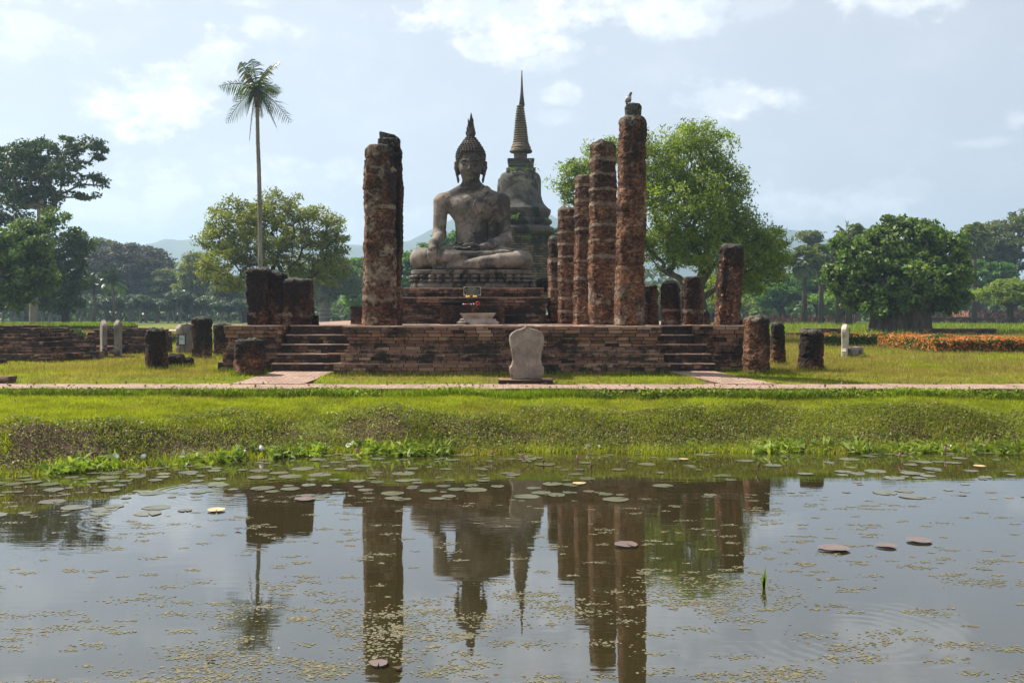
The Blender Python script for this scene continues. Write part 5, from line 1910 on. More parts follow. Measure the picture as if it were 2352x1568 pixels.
def build_trees():
    # ---- big tree behind the right columns
    d = 50.0
    tree('rain_tree', 'tall broad light green tree behind the right hand columns', 'tree', groundroot(1600, d), P(1605, 690, d),
         [pxblob(1590, 345, 95, 72, d), pxblob(1500, 400, 75, 90, d, -1), pxblob(1660, 430, 85, 80, d, 1), pxblob(1560, 480, 110, 90, d, -1.5), pxblob(1385, 430, 30, 60, d, 1.2),
          pxblob(1315, 415, 42, 50, d, 1.5), pxblob(1410, 345, 66, 34, d, 1), pxblob(1345, 380, 40, 34, d, 1.2), pxblob(1690, 520, 65, 80, d), pxblob(1610, 570, 95, 60, d, -1), pxblob(1725, 570, 60, 70, d, 1), pxblob(1770, 590, 45, 70, d), pxblob(1700, 650, 70, 45, d, 1.5), pxblob(1520, 560, 60, 70, d, 1)],
         1250, 52, .50, .17, .06, 'leaf_bright', 'bark', .36, 11, up=.3, droop=.5, inner=.2, flat=.75, tip=.008)
    tree('shade_tree', 'small dark green shade tree right of the big light green tree, behind the leaning column', 'tree', groundroot(1650, 56), P(1690, 670, 56),
         [pxblob(1720, 615, 80, 55, 57), pxblob(1770, 570, 45, 50, 57), pxblob(1660, 640, 60, 40, 57, 1)], 170, 60, .5, .2, .07, 'leaf_dark', 'barkdark', .3, 12, up=.2)
    # ---- spreading yellowish tree behind the palm
    d = 66.0
    tree('spreading_tree', 'loose yellow green spreading tree behind the tall coconut palm', 'tree', groundroot(690, d), P(660, 655, d),
         [pxblob(640, 480, 70, 42, d), pxblob(560, 505, 70, 45, d, -1), pxblob(715, 520, 70, 50, d, 1), pxblob(510, 545, 55, 40, d), pxblob(760, 560, 42, 40, d, 1), pxblob(620, 560, 100, 60, d, -1), pxblob(540, 620, 65, 50, d, -2), pxblob(700, 610, 60, 40, d, 1.5), pxblob(660, 640, 70, 25, d), pxblob(760, 620, 40, 35, d)],
         820, 40, .55, .20, .085, 'leaf_yellow', 'barkdark', .36, 21, up=.5, inner=.3, flat=.65, bare=.04, tip=.009)
    # ---- left group
    d = 78.0
    tree('tall_forest_tree', 'tall dark tree at the left border with long bare grey branches', 'tree', groundroot(78, d), P(95, 520, d),
         [pxblob(120, 345, 70, 40, d), pxblob(190, 340, 42, 30, d, 1), pxblob(60, 375, 60, 40, d, -1), pxblob(200, 410, 30, 22, d, 1), pxblob(150, 400, 55, 35, d, -1), pxblob(30, 420, 70, 55, d, 1), pxblob(200, 450, 22, 14, d), pxblob(90, 450, 60, 35, d), pxblob(10, 350, 40, 30, d, 2)],
         300, 60, .62, .27, .13, 'leaf_dark', 'barkgrey', .34, 31, up=.8, flat=.45, inner=.45, tip=.03, bare=.1)
    tree('forest_tree', 'dense blackish green tree at the left, with its crown hanging low over the frangipani trees', 'tree', groundroot(150, 84), P(140, 640, 84),
         [pxblob(150, 570, 62, 55, 82), pxblob(185, 560, 30, 40, 82), pxblob(120, 640, 75, 50, 82), pxblob(60, 560, 70, 60, 84), pxblob(20, 480, 50, 60, 86), pxblob(150, 690, 50, 24, 82), pxblob(70, 690, 60, 26, 84)],
         330, 70, .7, .26, .13, 'leaf_dark', 'barkdark', .34, 32, up=.5, flat=.5)
    d = 60.0
    tree('bushy_tree', 'bushy bright leaved tree in front at the left border', 'tree', groundroot(-40, d), P(10, 650, d),
         [pxblob(30, 570, 70, 55, d), pxblob(95, 590, 45, 50, d, -1), pxblob(60, 640, 70, 45, d), pxblob(110, 500, 28, 24, d, 1), pxblob(-40, 600, 60, 90, d), pxblob(75, 520, 30, 22, d), pxblob(20, 690, 55, 22, d)],
         300, 64, .5, .25, .12, 'leaf_glossy', 'bark', .4, 33, up=.4, flat=.6)
    # ---- rain tree with bare crown and trees behind
    d = 165.0
    tree('rain_tree', 'wide domed brownish rain tree behind the two coconut palms', 'tree', groundroot(300, d), P(300, 690, d),
         [pxblob(300, 610, 100, 48, d), pxblob(250, 630, 55, 50, d, -3), pxblob(360, 640, 50, 45, d, -3), pxblob(300, 585, 60, 28, d)],
         520, 60, 1.2, .5, .22, 'leaf_grey', 'barkdark', 1.0, 41, up=.8, inner=.55, flat=.5, tip=.05)
    d = 150.0
    tree('forest_tree', 'yellow green tree right of the brownish rain tree', 'tree', groundroot(450, d), P(450, 690, d),
         [pxblob(450, 615, 38, 36, d), pxblob(480, 640, 40, 45, d), pxblob(425, 650, 25, 40, d), pxblob(470, 600, 25, 22, d)], 190, 60, 1.0, .42, .2, 'leaf_yellow', 'barkdark', .5, 42, up=.6)
    tree('forest_tree', 'dull olive tree between the spreading tree and the tall thick column', 'tree', groundroot(745, 120), P(745, 700, 120),
         [pxblob(740, 650, 40, 50, 120), pxblob(790, 640, 40, 40, 120), pxblob(765, 620, 35, 30, 120)], 220, 60, .8, .36, .18, 'leaf_olive', 'barkgrey', .8, 43, up=.6)
    d = 130.0
    tree('rain_tree', 'fresh green rain tree just left of the tall thick column', 'tree', groundroot(825, d), P(825, 710, d),
         [pxblob(825, 635, 40, 45, d), pxblob(835, 680, 45, 40, d)], 170, 70, .9, .4, .18, 'leaf_vivid', 'barkdark', .6, 44, up=1.0, flat=.4)
    d = 112.0
    tree('rain_tree', 'wide bright green rain tree rising behind the seated statue and its left knee', 'tree', groundroot(1010, d), P(1010, 705, d),
         [pxblob(1000, 600, 60, 45, d), pxblob(935, 640, 45, 50, d, -1), pxblob(1090, 595, 60, 55, d), pxblob(960, 595, 40, 22, d), pxblob(1040, 555, 50, 22, d), pxblob(930, 690, 45, 30, d, -2), pxblob(1180, 620, 70, 50, d), pxblob(1260, 580, 40, 50, d), pxblob(1275, 540, 18, 18, d), pxblob(1000, 660, 60, 40, d)],
         640, 70, .85, .36, .16, 'leaf_rain', 'barkdark', .9, 45, up=1.1, flat=.38, inner=.5)
    # ---- banyan-like tree with a huge trunk on the right
    d = 66.0
    bx = 2070
    t = tree('banyan_tree', 'dense glossy round crowned tree with a huge fluted trunk on the right lawn', 'tree', groundroot(bx, d), P(bx, 700, d),
             [pxblob(2080, 560, 95, 55, d), pxblob(2000, 590, 80, 60, d, -1), pxblob(2150, 590, 70, 60, d, -1), pxblob(2090, 640, 120, 60, d, -1.5), pxblob(1960, 640, 62, 55, d), pxblob(2190, 640, 55, 55, d, 1), pxblob(2020, 690, 90, 35, d, -1), pxblob(2150, 690, 75, 35, d), pxblob(2085, 510, 25, 26, d), pxblob(2040, 520, 25, 18, d), pxblob(2130, 525, 30, 18, d), pxblob(1935, 570, 25, 35, d), pxblob(2170, 545, 18, 16, d), pxblob(1915, 615, 20, 10, d)],
             680, 62, .5, .26, .16, 'leaf_glossy', 'barkgrey', 1.1, 51, up=.35, flat=.7, inner=.4)
    # fluted trunk
    nseg, nz = 96, 22
    V = []
    for i in range(nz + 1):
        z = i / nz
        for j in range(nseg):
            th = 2 * math.pi * j / nseg
            r = 1.32 + .55 * (1 - z) ** 2.2 + .25 * z
            r *= 1 + .10 * math.sin(th * 9 + 1.3 * z) * (1 - .3 * z) + .06 * math.sin(th * 17 + 2) + .05 * math.sin(th * 5 + 3 * z)
            V.append((WX(bx, d) + r * math.cos(th) * 1.1, d + r * math.sin(th), ZG - .1 + z * 2.6))
    V = np.array(V)
    V[:, :2] += .05 * np.stack([fbm(V * (1, 1, .3), 3, 3, 3), fbm(V * (1, 1, .3), 3, 3, 4)], -1)
    Fc = [(i * nseg + j, i * nseg + (j + 1) % nseg, (i + 1) * nseg + (j + 1) % nseg, (i + 1) * nseg + j) for i in range(nz) for j in range(nseg)]
    part('fluted_trunk', V, Fc, M['bark'], t, True)
    # ---- right background
    far = [(2330, 560, 120, 95, 150, 'leaf_olive', 'tall layered olive green tree at the right border', 'spreading_tree', 61, 0),
           (2240, 640, 70, 60, 140, 'leaf_rain', 'mid green tree between the banyan and the tall layered tree', 'forest_tree', 62, 0),
           (2320, 670, 90, 42, 110, 'leaf_bright', 'low light green tree beneath the tall layered tree at the right border', 'forest_tree', 63, 0),
           (1880, 660, 75, 55, 135, 'leaf_rain', 'feathery green tree left of the banyan, behind the railing', 'forest_tree', 64, 0),
           (1790, 670, 60, 45, 135, 'leaf_rain', 'feathery green tree behind the left end of the railing', 'forest_tree', 65, 0),
           (1930, 690, 60, 38, 128, 'leaf_vivid', 'low vivid green tree behind the right end of the railing', 'forest_tree', 66, 0),
           (1730, 690, 45, 35, 150, 'leaf_bright', 'low bright bush tree seen right of the leaning column', 'forest_tree', 67, 0),
           (1860, 545, 20, 14, 150, 'leaf_olive', 'thin flat topped tree rising above the sugar palms', 'forest_tree', 68, 0),
           (1550, 690, 60, 50, 130, 'leaf_olive', 'dim tree seen through the gap between the short stumps', 'forest_tree', 69, 0),
           (1640, 700, 50, 38, 140, 'leaf_bright', 'low light green tree seen left of the leaning column', 'forest_tree', 70, 0),
           (2130, 660, 90, 60, 160, 'leaf_dark', 'dark tree far behind the banyan crown', 'forest_tree', 71, 0),
           (2010, 650, 70, 60, 165, 'leaf_rain', 'tree hidden mostly behind the left half of the banyan crown', 'forest_tree', 72, 0),
           (560, 670, 60, 50, 140, 'leaf_olive', 'dim olive tree under the left side of the spreading tree', 'forest_tree', 73, 0),
           (655, 680, 70, 50, 150, 'leaf_grey', 'dull greyish tree straight behind the three joined pillars', 'forest_tree', 74, 0),
           (60, 650, 90, 60, 160, 'leaf_dark', 'dark tree far behind the low hanging crown at the left border', 'forest_tree', 75, 0),
           (235, 660, 60, 40, 175, 'leaf_dark', 'dark tree between the palms and the frangipani row', 'forest_tree', 76, 0),
           (380, 660, 55, 45, 160, 'leaf_olive', 'olive tree below the right edge of the brownish rain tree', 'forest_tree', 77, 0),
           (235, 565, 22, 14, 190, 'leaf_olive', 'small flat topped tree peeping over the brownish rain tree', 'forest_tree', 78, 0)]
    for (x, y, rx, ry, dd, lf, lab, nm, sd, _) in far:
        rng = random.Random(sd)
        bl = [pxblob(x, y, rx * .75, ry * .7, dd)]
        for q in range(5):
            a = rng.uniform(0, 6.28)
            bl.append(pxblob(x + rx * .6 * math.cos(a), y + ry * .5 * math.sin(a), rx * .5, ry * .45, dd, rng.uniform(-3, 3)))
        n = int(70 + rx * ry * .035)
        tree(nm, lab, 'tree', groundroot(x + rng.uniform(-10, 10), dd), P(x, min(y + ry * .8, 722), dd), bl, n, 60, .0068 * dd, .0029 * dd, .0013 * dd, lf, 'barkdark', .0035 * dd, sd, up=.9, flat=.42, inner=.45, tip=.03)


build_trees()


def frond(root, mid, tip, width, n, rng, drop=.35, slim=.028, twist=0.0):
    """pinnate palm leaf along a quadratic curve: returns leaflet tris and rachis tube"""
    root, mid, tip = [np.array(p, float) for p in (root, mid, tip)]
    t = np.linspace(0, 1, n)[:, None]
    c = (1 - t) ** 2 * root + 2 * t * (1 - t) * mid + t ** 2 * tip
    tg = np.gradient(c, axis=0)
    tg /= np.linalg.norm(tg, axis=1, keepdims=True)
    up = np.array((0, 0, 1.0))
    side = np.cross(tg, up)
    side /= np.linalg.norm(side, axis=1, keepdims=True) + 1e-6
    nrm = np.cross(side, tg)
    side, nrm = side * math.cos(twist) + nrm * math.sin(twist), nrm * math.cos(twist) - side * math.sin(twist)
    Vl, Fl = [], []
    k = 0
    for s in (-1, 1):
        for i in range(2, n):
            u = t[i, 0]
            L = width * (math.sin(math.pi * min(1, .12 + u * .88)) ** .6 * .9 + .1) * rng.uniform(.85, 1.1)
            dirv = side[i] * s * .85 + tg[i] * .42 + nrm[i] * .12 - up * drop * rng.uniform(.4, 1.5)
            dirv /= np.linalg.norm(dirv)
            w = tg[i] * slim * .5
            m = c[i] + dirv * L * .5 - up * .0
            e = c[i] + dirv * L - up * L * drop * .5
            Vl += [c[i] - w * .6, c[i] + w * .6, m + w, m - w, e]
            Fl += [(k, k + 1, k + 2, k + 3), (k + 3, k + 2, k + 4)]
            k += 5
    return Vl, Fl, c


def build_palms():
    d = 52.0
    rng = random.Random(5)
    s = 1 / 3.92 / 1.7415      # zoom px -> picture px
    def Z(x, y, dd=0.0):
        p = P((860 + x / 3.92) / 1.7415, (200 + y / 3.92) / 1.7415, d)
        p[1] += dd
        return p
    base = groundroot(597, d)
    t = thing('coconut_palm', 'very tall slender coconut palm with a few ragged fronds', 'palm tree', tuple(base))
    mb = MB()
    pts = [base] + [P(x, y, d) for x, y in ((598, 700), (598, 600), (597, 500), (595, 400), (592, 320), (591, 260), (591, 215))]
    fine = []
    for a, b in zip(pts[:-1], pts[1:]):
        for q in range(8):
            fine.append(a + (b - a) * q / 8)
    fine.append(pts[-1])
    rr = [.128 - .045 * i / len(fine) + (.008 if i % 2 else 0) for i in range(len(fine))]
    mb.tube(fine, rr, 10)
    mb.put('trunk', M['barkgrey'], t, smooth=True)
    mb = MB()
    mb.tube([Z(668, 900), Z(672, 780), Z(668, 680), Z(662, 600)], [.13, .20, .24, .10], 10)
    mb.put('crown_shaft', M['barkdark'], t, smooth=True)
    R0 = Z(662, 650)
    fr = [  # mid, tip, width, depth offset, dead
        ((560, 330), (440, 250), .75, -.6, 0), ((590, 280), (520, 90), .8, .7, 0), ((690, 330), (800, 190), .85, .9, 0),
        ((760, 350), (1040, 215), .7, -.4, 0), ((720, 480), (950, 330), .8, -1.1, 0), ((500, 480), (110, 600), .85, -.5, 0), ((470, 430), (200, 720), .8, .9, 0),
        ((560, 620), (250, 1180), .85, -.8, 0), ((820, 640), (1225, 1150), .9, -.5, 0), ((800, 420), (960, 610), .75, .9, 0), 
        ((640, 420), (470, 420), .7, 1.3, 0), ((520, 660), (420, 1000), .7, .9, 0),
        ((620, 640), (560, 1480), .38, -.3, 1), ((750, 700), (950, 1220), .32, .4, 1), ((720, 760), (780, 1100), .34, -.5, 1), ((640, 700), (610, 1020), .45, .6, 1), ((745, 560), (840, 960), .5, .7, 0), ((540, 330), (560, 480), .2, -1.2, 1)]
    for (m, e, w, dd, dead) in fr:
        V, Fc, c = frond(R0, Z(m[0], m[1], dd * .6), Z(e[0], e[1], dd), w * (1 if dead else .92), 30, rng, drop=.9 if dead else .5, slim=.052, twist=0 if dead else (1.05 if e[1] > 700 else .55) * (1 if dd >= 0 else -1))
        b = MB()
        b.add(V, Fc)
        b.tube(c[::4], [.035 - .025 * i / len(c[::4]) for i in range(len(c[::4]))], 5)
        b.put('dead_frond' if dead else 'frond', M['palmdead'] if dead else M['palm'], t)
    # two low coconut palms at the left
    d = 112.0
    for (x, y0, yc, sc, lab, sd) in ((258, 740, 648, 40, 'coconut palm with upright fronds before the brownish rain tree', 2), (214, 740, 655, 30, 'smaller coconut palm left of the upright one', 3)):
        rng = random.Random(sd)
        base = groundroot(x, d)
        top = P(x, yc, d)
        t = thing('coconut_palm', lab, 'palm tree', tuple(base), 'low coconut palms before the rain tree')
        mb = MB()
        mb.tube([base, base + (top - base) * .5 + (.2, 0, 0), top], [.24, .18, .15], 8)
        mb.put('trunk', M['bark'], t, smooth=True)
        b = MB()
        n = 20
        for k in range(n):
            a = 2 * math.pi * k / n + rng.uniform(-.2, .2)
            elv = rng.choice((1.25, .9, .55, .2, -.15))
            L = sc * d / F * rng.uniform(.9, 1.15)
            dv = np.array((math.cos(a) * math.cos(elv), math.sin(a) * math.cos(elv), math.sin(elv)))
            m = top + dv * L * .62
            e = top + dv * L * .95 + np.array((math.cos(a), math.sin(a), 0)) * L * .12 - np.array((0, 0, L * (.55 * math.cos(elv) ** 2 + .05)))
            V, Fc, c = frond(top, m, e, L * .30, 26, rng, .45, .11)
            b.add(V, Fc)
            b.tube(c[::5], .04, 4)
        b.put('crown', M['palm'], t)
    # sugar palms with fan leaves
    for (x, y0, yc, rp, d, lab, sd) in ((1848, 742, 598, 44, 118, 'fan leaved sugar palm right of the big light green tree, with an orange stalk', 4), (1886, 742, 590, 42, 122, 'fan leaved sugar palm just right of the one with the orange stalk', 5),
                                        (1950, 742, 540, 42, 104, 'fan leaved sugar palm showing above the left shoulder of the banyan', 6), (2238, 742, 540, 38, 125, 'fan leaved sugar palm right of the banyan crown', 7), (1925, 742, 570, 22, 108, 'low fan palm crown at the left edge of the banyan', 8)):
        rng = random.Random(sd)
        base = groundroot(x, d)
        top = P(x, yc, d)
        t = thing('sugar_palm', lab, 'palm tree', tuple(base), 'fan leaved sugar palms on the right')
        mb = MB()
        mb.tube([base, top], [.34, .24], 8)
        mb.put('trunk', M['barkdark'], t, smooth=True)
        b = MB()
        Rr = rp * d / F
        for k in range(46):
            v = np.array([rng.gauss(0, 1), rng.gauss(0, 1), rng.gauss(-.1, 1.0)])
            v /= np.linalg.norm(v)
            c = top + v * Rr * .55
            dead = v[2] < -.45
            u = np.cross(v, (.1, .2, 1))
            u /= np.linalg.norm(u)
            w = np.cross(v, u)
            rad = Rr * .5
            nn = 13
            for q in range(nn):
                a = -2.0 + 4.0 * q / (nn - 1)
                dv = v * math.cos(a) + u * math.sin(a) + w * rng.uniform(-.15, .25) - np.array((0, 0, .25))
                sd_ = np.cross(dv, w)
                sd_ /= np.linalg.norm(sd_) + 1e-6
                p1 = c + dv * rad * .6
                p2 = c + dv * rad * 1.0 - np.array((0, 0, rad * .15))
                b.add([c, p1 + sd_ * rad * .15, p2, p1 - sd_ * rad * .15], [(0, 1, 2, 3)])
            b.tube([top, c], .04, 4)
        b.put('crown', M['fan'], t)
        if sd == 4:
            mb = MB()
            mb.tube([top + (0, -.5, .5), top + (.05, -.8, -.2), top + (.1, -.6, -.9)], [.12, .2, .05], 6)
            mb.put('dry_stalk', M['palmdead'], t)


build_palms()


def build_frangipani():
    protos = []
    G_ = 'frangipani trees in a row across the left background'
    rng0 = random.Random(9)
    labs = ['frangipani tree with pale forked trunks and waxy leaves in the row across the left background']
    spots = []
    for row, (dd, step, off) in enumerate(((132, 29, 0), (141, 31, 14))):
        x = -20 + off
        while x < 590:
            spots.append((x + rng0.uniform(-5, 5), dd + rng0.uniform(-2, 2)))
            x += step
    for i, (x, dd) in enumerate(spots):
        loc = np.array((WX(x, dd), dd, ZG - .05))
        if i < 3:
            hgt = 3.3
            t = tree('frangipani_tree', labs[0], 'tree', tuple(loc), tuple(loc + (0.1, 0, .9)),
                     [(loc + (0, 0, 2.75), (1.55, 1.4, .42)), (loc + (.4, .2, 2.3), (1.2, 1.1, .5))], 70, 46, .42, .34, .15, 'leaf_frangi', 'barkgrey', .17, 90 + i, G_, up=.8, flat=.7, tip=.045, sag=-.05)
            tr = [c for c in t.children]
            protos.append((t, tr))
        else:
            t0, tr = protos[i % 3]
            t = t0.copy()
            COL.objects.link(t)
            t.location = tuple(loc)
            t.rotation_euler = (0, 0, rng0.uniform(0, 6.28))
            s = rng0.uniform(.85, 1.2)
            t.scale = (s, s, s * rng0.uniform(.9, 1.1))
            for c in tr:
                cc = c.copy()
                COL.objects.link(cc)
                cc.parent = t


build_frangipani()


def build_woods():
    """far wooded belt closing the horizon, one mass"""
    rng = np.random.default_rng(3)
    C = []
    n = 26000
    x = rng.uniform(-420, 420, n)
    y = rng.uniform(225, 285, n)
    top = 7.0 + 3.0 * fbm(np.stack([x * .06, y * .02, 0 * x], -1), 1, 3, 4) + 1.6 * fbm(np.stack([x * .35, y * .1, 0 * x], -1), 1, 2, 6)
    z = ZG + top * np.sqrt(rng.random(n))
    C = np.stack([x, y, z], -1)
    V, Q = leaf_quads(C, 2.0, 1.3, .6, rng=rng)
    o = part('distant_woods', V, Q, M['leaf_dark'])
    tag(o, 'dark belt of distant woods closing the horizon', 'woods', kind='stuff')
    n = 15000
    sel = rng.random(n) < .5
    px = np.where(sel, rng.uniform(-120, 900, n), rng.uniform(1450, 2480, n))
    yy = rng.uniform(152, 172, n)
    xx = (px - 1176) * yy / F
    hh = (3.0 + 1.3 * fbm(np.stack([xx * .2, yy * .1, 0 * xx], -1), 1, 3, 14)) * rng.random(n) ** .7
    V, Q = leaf_quads(np.stack([xx, yy, ZG + hh], -1), .85, .5, .5, rng=rng)
    tag(part('undergrowth', V, Q, M['leaf_dark']), 'dark undergrowth between the far tree trunks', 'undergrowth', kind='stuff')
    # hills
    m, g = newmat('forested_hill')
    p = g.pos()
    g.out(g.pbr(g.ramp(g.noise(p, .02, 6, .7), [(.3, (.03, .05, .02)), (.7, (.07, .09, .04))]), .95))
    D = 1650.0
    ridge = [(-900, 700), (-300, 640), (0, 610), (150, 590), (330, 560), (370, 554), (420, 558), (470, 549), (600, 540), (700, 552), (800, 562), (870, 556), (920, 548), (960, 538), (1010, 515), (1050, 495), (1120, 470),
             (1200, 470), (1270, 492), (1330, 520), (1420, 545), (1560, 540), (1700, 532), (1760, 528), (1810, 532), (1850, 538), (1890, 548), (1940, 575), (2000, 600), (2200, 640), (2500, 660), (3200, 705)]
    rx = np.array([r[0] for r in ridge], float)
    ry = np.array([r[1] for r in ridge], float)
    nu, nv = 420, 26
    V = []
    for j in range(nv + 1):
        v = j / nv
        for i in range(nu + 1):
            px = -900 + 4100 * i / nu
            hgt = (717 - np.interp(px, rx, ry)) * D / F
            X = (px - 1176) * D / F
            V.append((X * (1 - .12 * (1 - v)), D - 300 * (1 - v) + (200 * max(0, v - 1)), hgt * smooth01(v) * 1.0))
    V = np.array(V)
    nz = fbm(V * (.011, .02, .0), 1, 4, 5) * 5 + fbm(V * (.09, .09, .0), 1, 3, 7) * 1.2
    w = np.repeat(np.linspace(0, 1, nv + 1), nu + 1)
    V[:, 2] += nz * np.clip(w * 1.5, 0, 1) * np.clip(V[:, 2] / 25, 0, 1)
    n = nu + 1
    back = V[-n:].copy()
    back[:, 1] += 300
    back[:, 2] = -5
    V = np.concatenate([V, back])
    Fc = np.array([(j * n + i, j * n + i + 1, (j + 1) * n + i + 1, (j + 1) * n + i) for j in range(nv + 1) for i in range(nu)])
    tag(part('hills', V, Fc, m, smooth=True), kind='structure')


build_woods()

# ------------------------------------------------------------------ hedges
def hedge(name, label, x0, x1, y0, y1, z0, z1, nl, nf, seed, parent_group=None, flower_top=1.0, L=.085, rng_=None):
    rng = np.random.default_rng(seed)
    c = ((x0 + x1) / 2, y0, z0)
    t = thing(name, label, 'hedge', c, parent_group)

    def pts(n, shell=.8):
        p = rng.random((n, 3))
        face = rng.integers(0, 3, n)
        on = rng.random(n) < shell
        p[on & (face == 0), 1] = rng.random((on & (face == 0)).sum()) * .06
        p[on & (face == 1), 2] = 1 - rng.random((on & (face == 1)).sum()) * .12
        p[on & (face == 2), 0] = np.round(p[on & (face == 2), 0])
        q = np.stack([x0 + p[:, 0] * (x1 - x0), y0 + p[:, 1] * (y1 - y0), z0 + p[:, 2] * (z1 - z0)], -1)
        q[:, 2] += .05 * fbm(q, 2.0, 3, seed) * p[:, 2]
        q[:, 1] -= .06 * fbm(q, 2.5, 3, seed + 3) * (1 - p[:, 1])
        return q
    V, Q = leaf_quads(pts(nl), L, L * .5, .3, rng=rng)
    part('foliage', V, Q, M['hedge'], t)
    mb = MB()
    mb.box(x0 + .1, x1 - .1, y0 + .12, y1 - .1, z0 - .05, z1 - .12)
    mb.put('inner_twigs', M['barkdark'], t)
    if nf:
        f = pts(nf, .95)
        f = f[(f[:, 2] - z0) / (z1 - z0) > (1 - flower_top) + rng.random(len(f)) * .3]
        k = 5
        C = np.repeat(f, k, 0) + rng.normal(0, .022, (len(f) * k, 3)) + (0, -.03, .02)
        V, Q = leaf_quads(C, .05, .04, .6, rng=rng)
        part('blossoms', V, Q, M['flower'], t)
    return t


def roundbush(label, x, y, d, rp, seed):
    rng = np.random.default_rng(seed)
    c = P(x, y, d)
    r = rp * d / F
    t = thing('round_bush', label, 'bush', (c[0], d, ZG))
    v = rng.normal(size=(5200, 3))
    v /= np.linalg.norm(v, axis=1, keepdims=True)
    v *= (.6 + .4 * rng.random((5200, 1)) ** .4)
    C = c + v * (r, r, r * .75) + .04 * np.stack([fbm(v, 3, 2, seed)] * 3, -1)
    V, Q = leaf_quads(C, .08, .045, .4, rng=rng)
    part('foliage', V, Q, M['leaf_glossy'], t)
    mb = MB()
    mb.tube([(c[0], d, ZG - .1), (c[0], d, c[2])], [.05, .03], 6)
    mb.put('stem', M['barkdark'], t)


d = 41.0
hedge('flowering_hedge', 'clipped hedge with sparse orange flowers behind the white slab, left of the orange mass', WX(1888, d), WX(2110, d), d, d + 1.1, ZG, WZ(768, d), 9000, 420, 1, None, .45)
d = 34.5
hedge('flowering_hedge', 'hedge thick with orange flowers running out of the right border', WX(2150, d), WX(2420, d), d, d + 5.5, ZG, WZ(782, d) + .02, 15000, 2700, 2, None, .95)
hedge('flowering_hedge', 'short end of orange flowering hedge between the green hedge and the round bush', WX(2092, 39), WX(2180, 39), 38.5, 40.5, ZG, WZ(772, 39), 5000, 800, 3, None, .95)
roundbush('round dark green bush standing before the orange flowering hedge', 2156, 790, 36.5, 30, 4)
d = 44.0
hedge('flowering_hedge', 'low green hedge with orange flower tips behind the left ruins', WX(120, d), WX(405, d), d + .6, d + 1.6, ZG, WZ(769, d), 9000, 520, 5, None, .3)
roundbush('yellowish green bush between the two stepped ruins', 168, 776, 43, 27, 6)

# ------------------------------------------------------------------ grass and weeds
def blades(name, label, cat, mat, pts, hmin, hmax, wid, lean=.5, seed=0, scale=None):
    rng = np.random.default_rng(seed)
    n = len(pts)
    h = rng.uniform(hmin, hmax, n)
    if scale is not None:
        h = h * scale
    a = rng.uniform(0, 2 * math.pi, n)
    w = wid * rng.uniform(.6, 1.3, n)
    if scale is not None:
        w = w * np.clip(scale, .7, 2)
    dx, dy = np.cos(a) * w * .5, np.sin(a) * w * .5
    b = rng.uniform(0, 2 * math.pi, n)
    ln = np.abs(rng.normal(0, lean, n)) * h
    tip = pts + np.stack([np.cos(b) * ln, np.sin(b) * ln, h], -1)
    V = np.stack([pts + np.stack([dx, dy, 0 * dx - .01], -1), pts - np.stack([dx, dy, 0 * dx + .01], -1), tip], 1).reshape(-1, 3)
    o = part(name, V, np.arange(3 * n).reshape(n, 3), M[mat])
    tag(o, label, cat, kind='stuff')
    return o


def scatter(n, x0, x1, y0, y1, seed, mask=None, frustum=True):
    rng = np.random.default_rng(seed)
    # even density on the picture: more points near, within a wedge a little wider than the view
    y = 1 / (rng.random(n) * (1 / y0 - 1 / y1) + 1 / y1)
    w = .57
    x = rng.uniform(-1, 1, n) * w * y
    ok = (x > x0) & (x < x1)
    if mask is not None:
        ok &= mask(x, y)
    x, y = x[ok], y[ok]
    return np.stack([x, y, H(x, y)], -1)


def offpath(x, y):
    on = (y > 19.40) & (y < 20.74)
    t = (y - 20.7) / (23.3 - 20.7)
    bl = (y > 20.6) & (y < 23.35) & (x > -5.8 + t * .25) & (x < -4.32 + t * .17)
    br = (y > 20.6) & (y < 23.35) & (x > 4.33 - t * .7) & (x < 5.5 - t * .8)
    pl = (y > 22.3) & (x > -4.05) & (x < 3.6)
    pl2 = (y > 23.3) & (x > -7.0) & (x < 5.95)
    return ~(on | bl | br | pl | pl2)


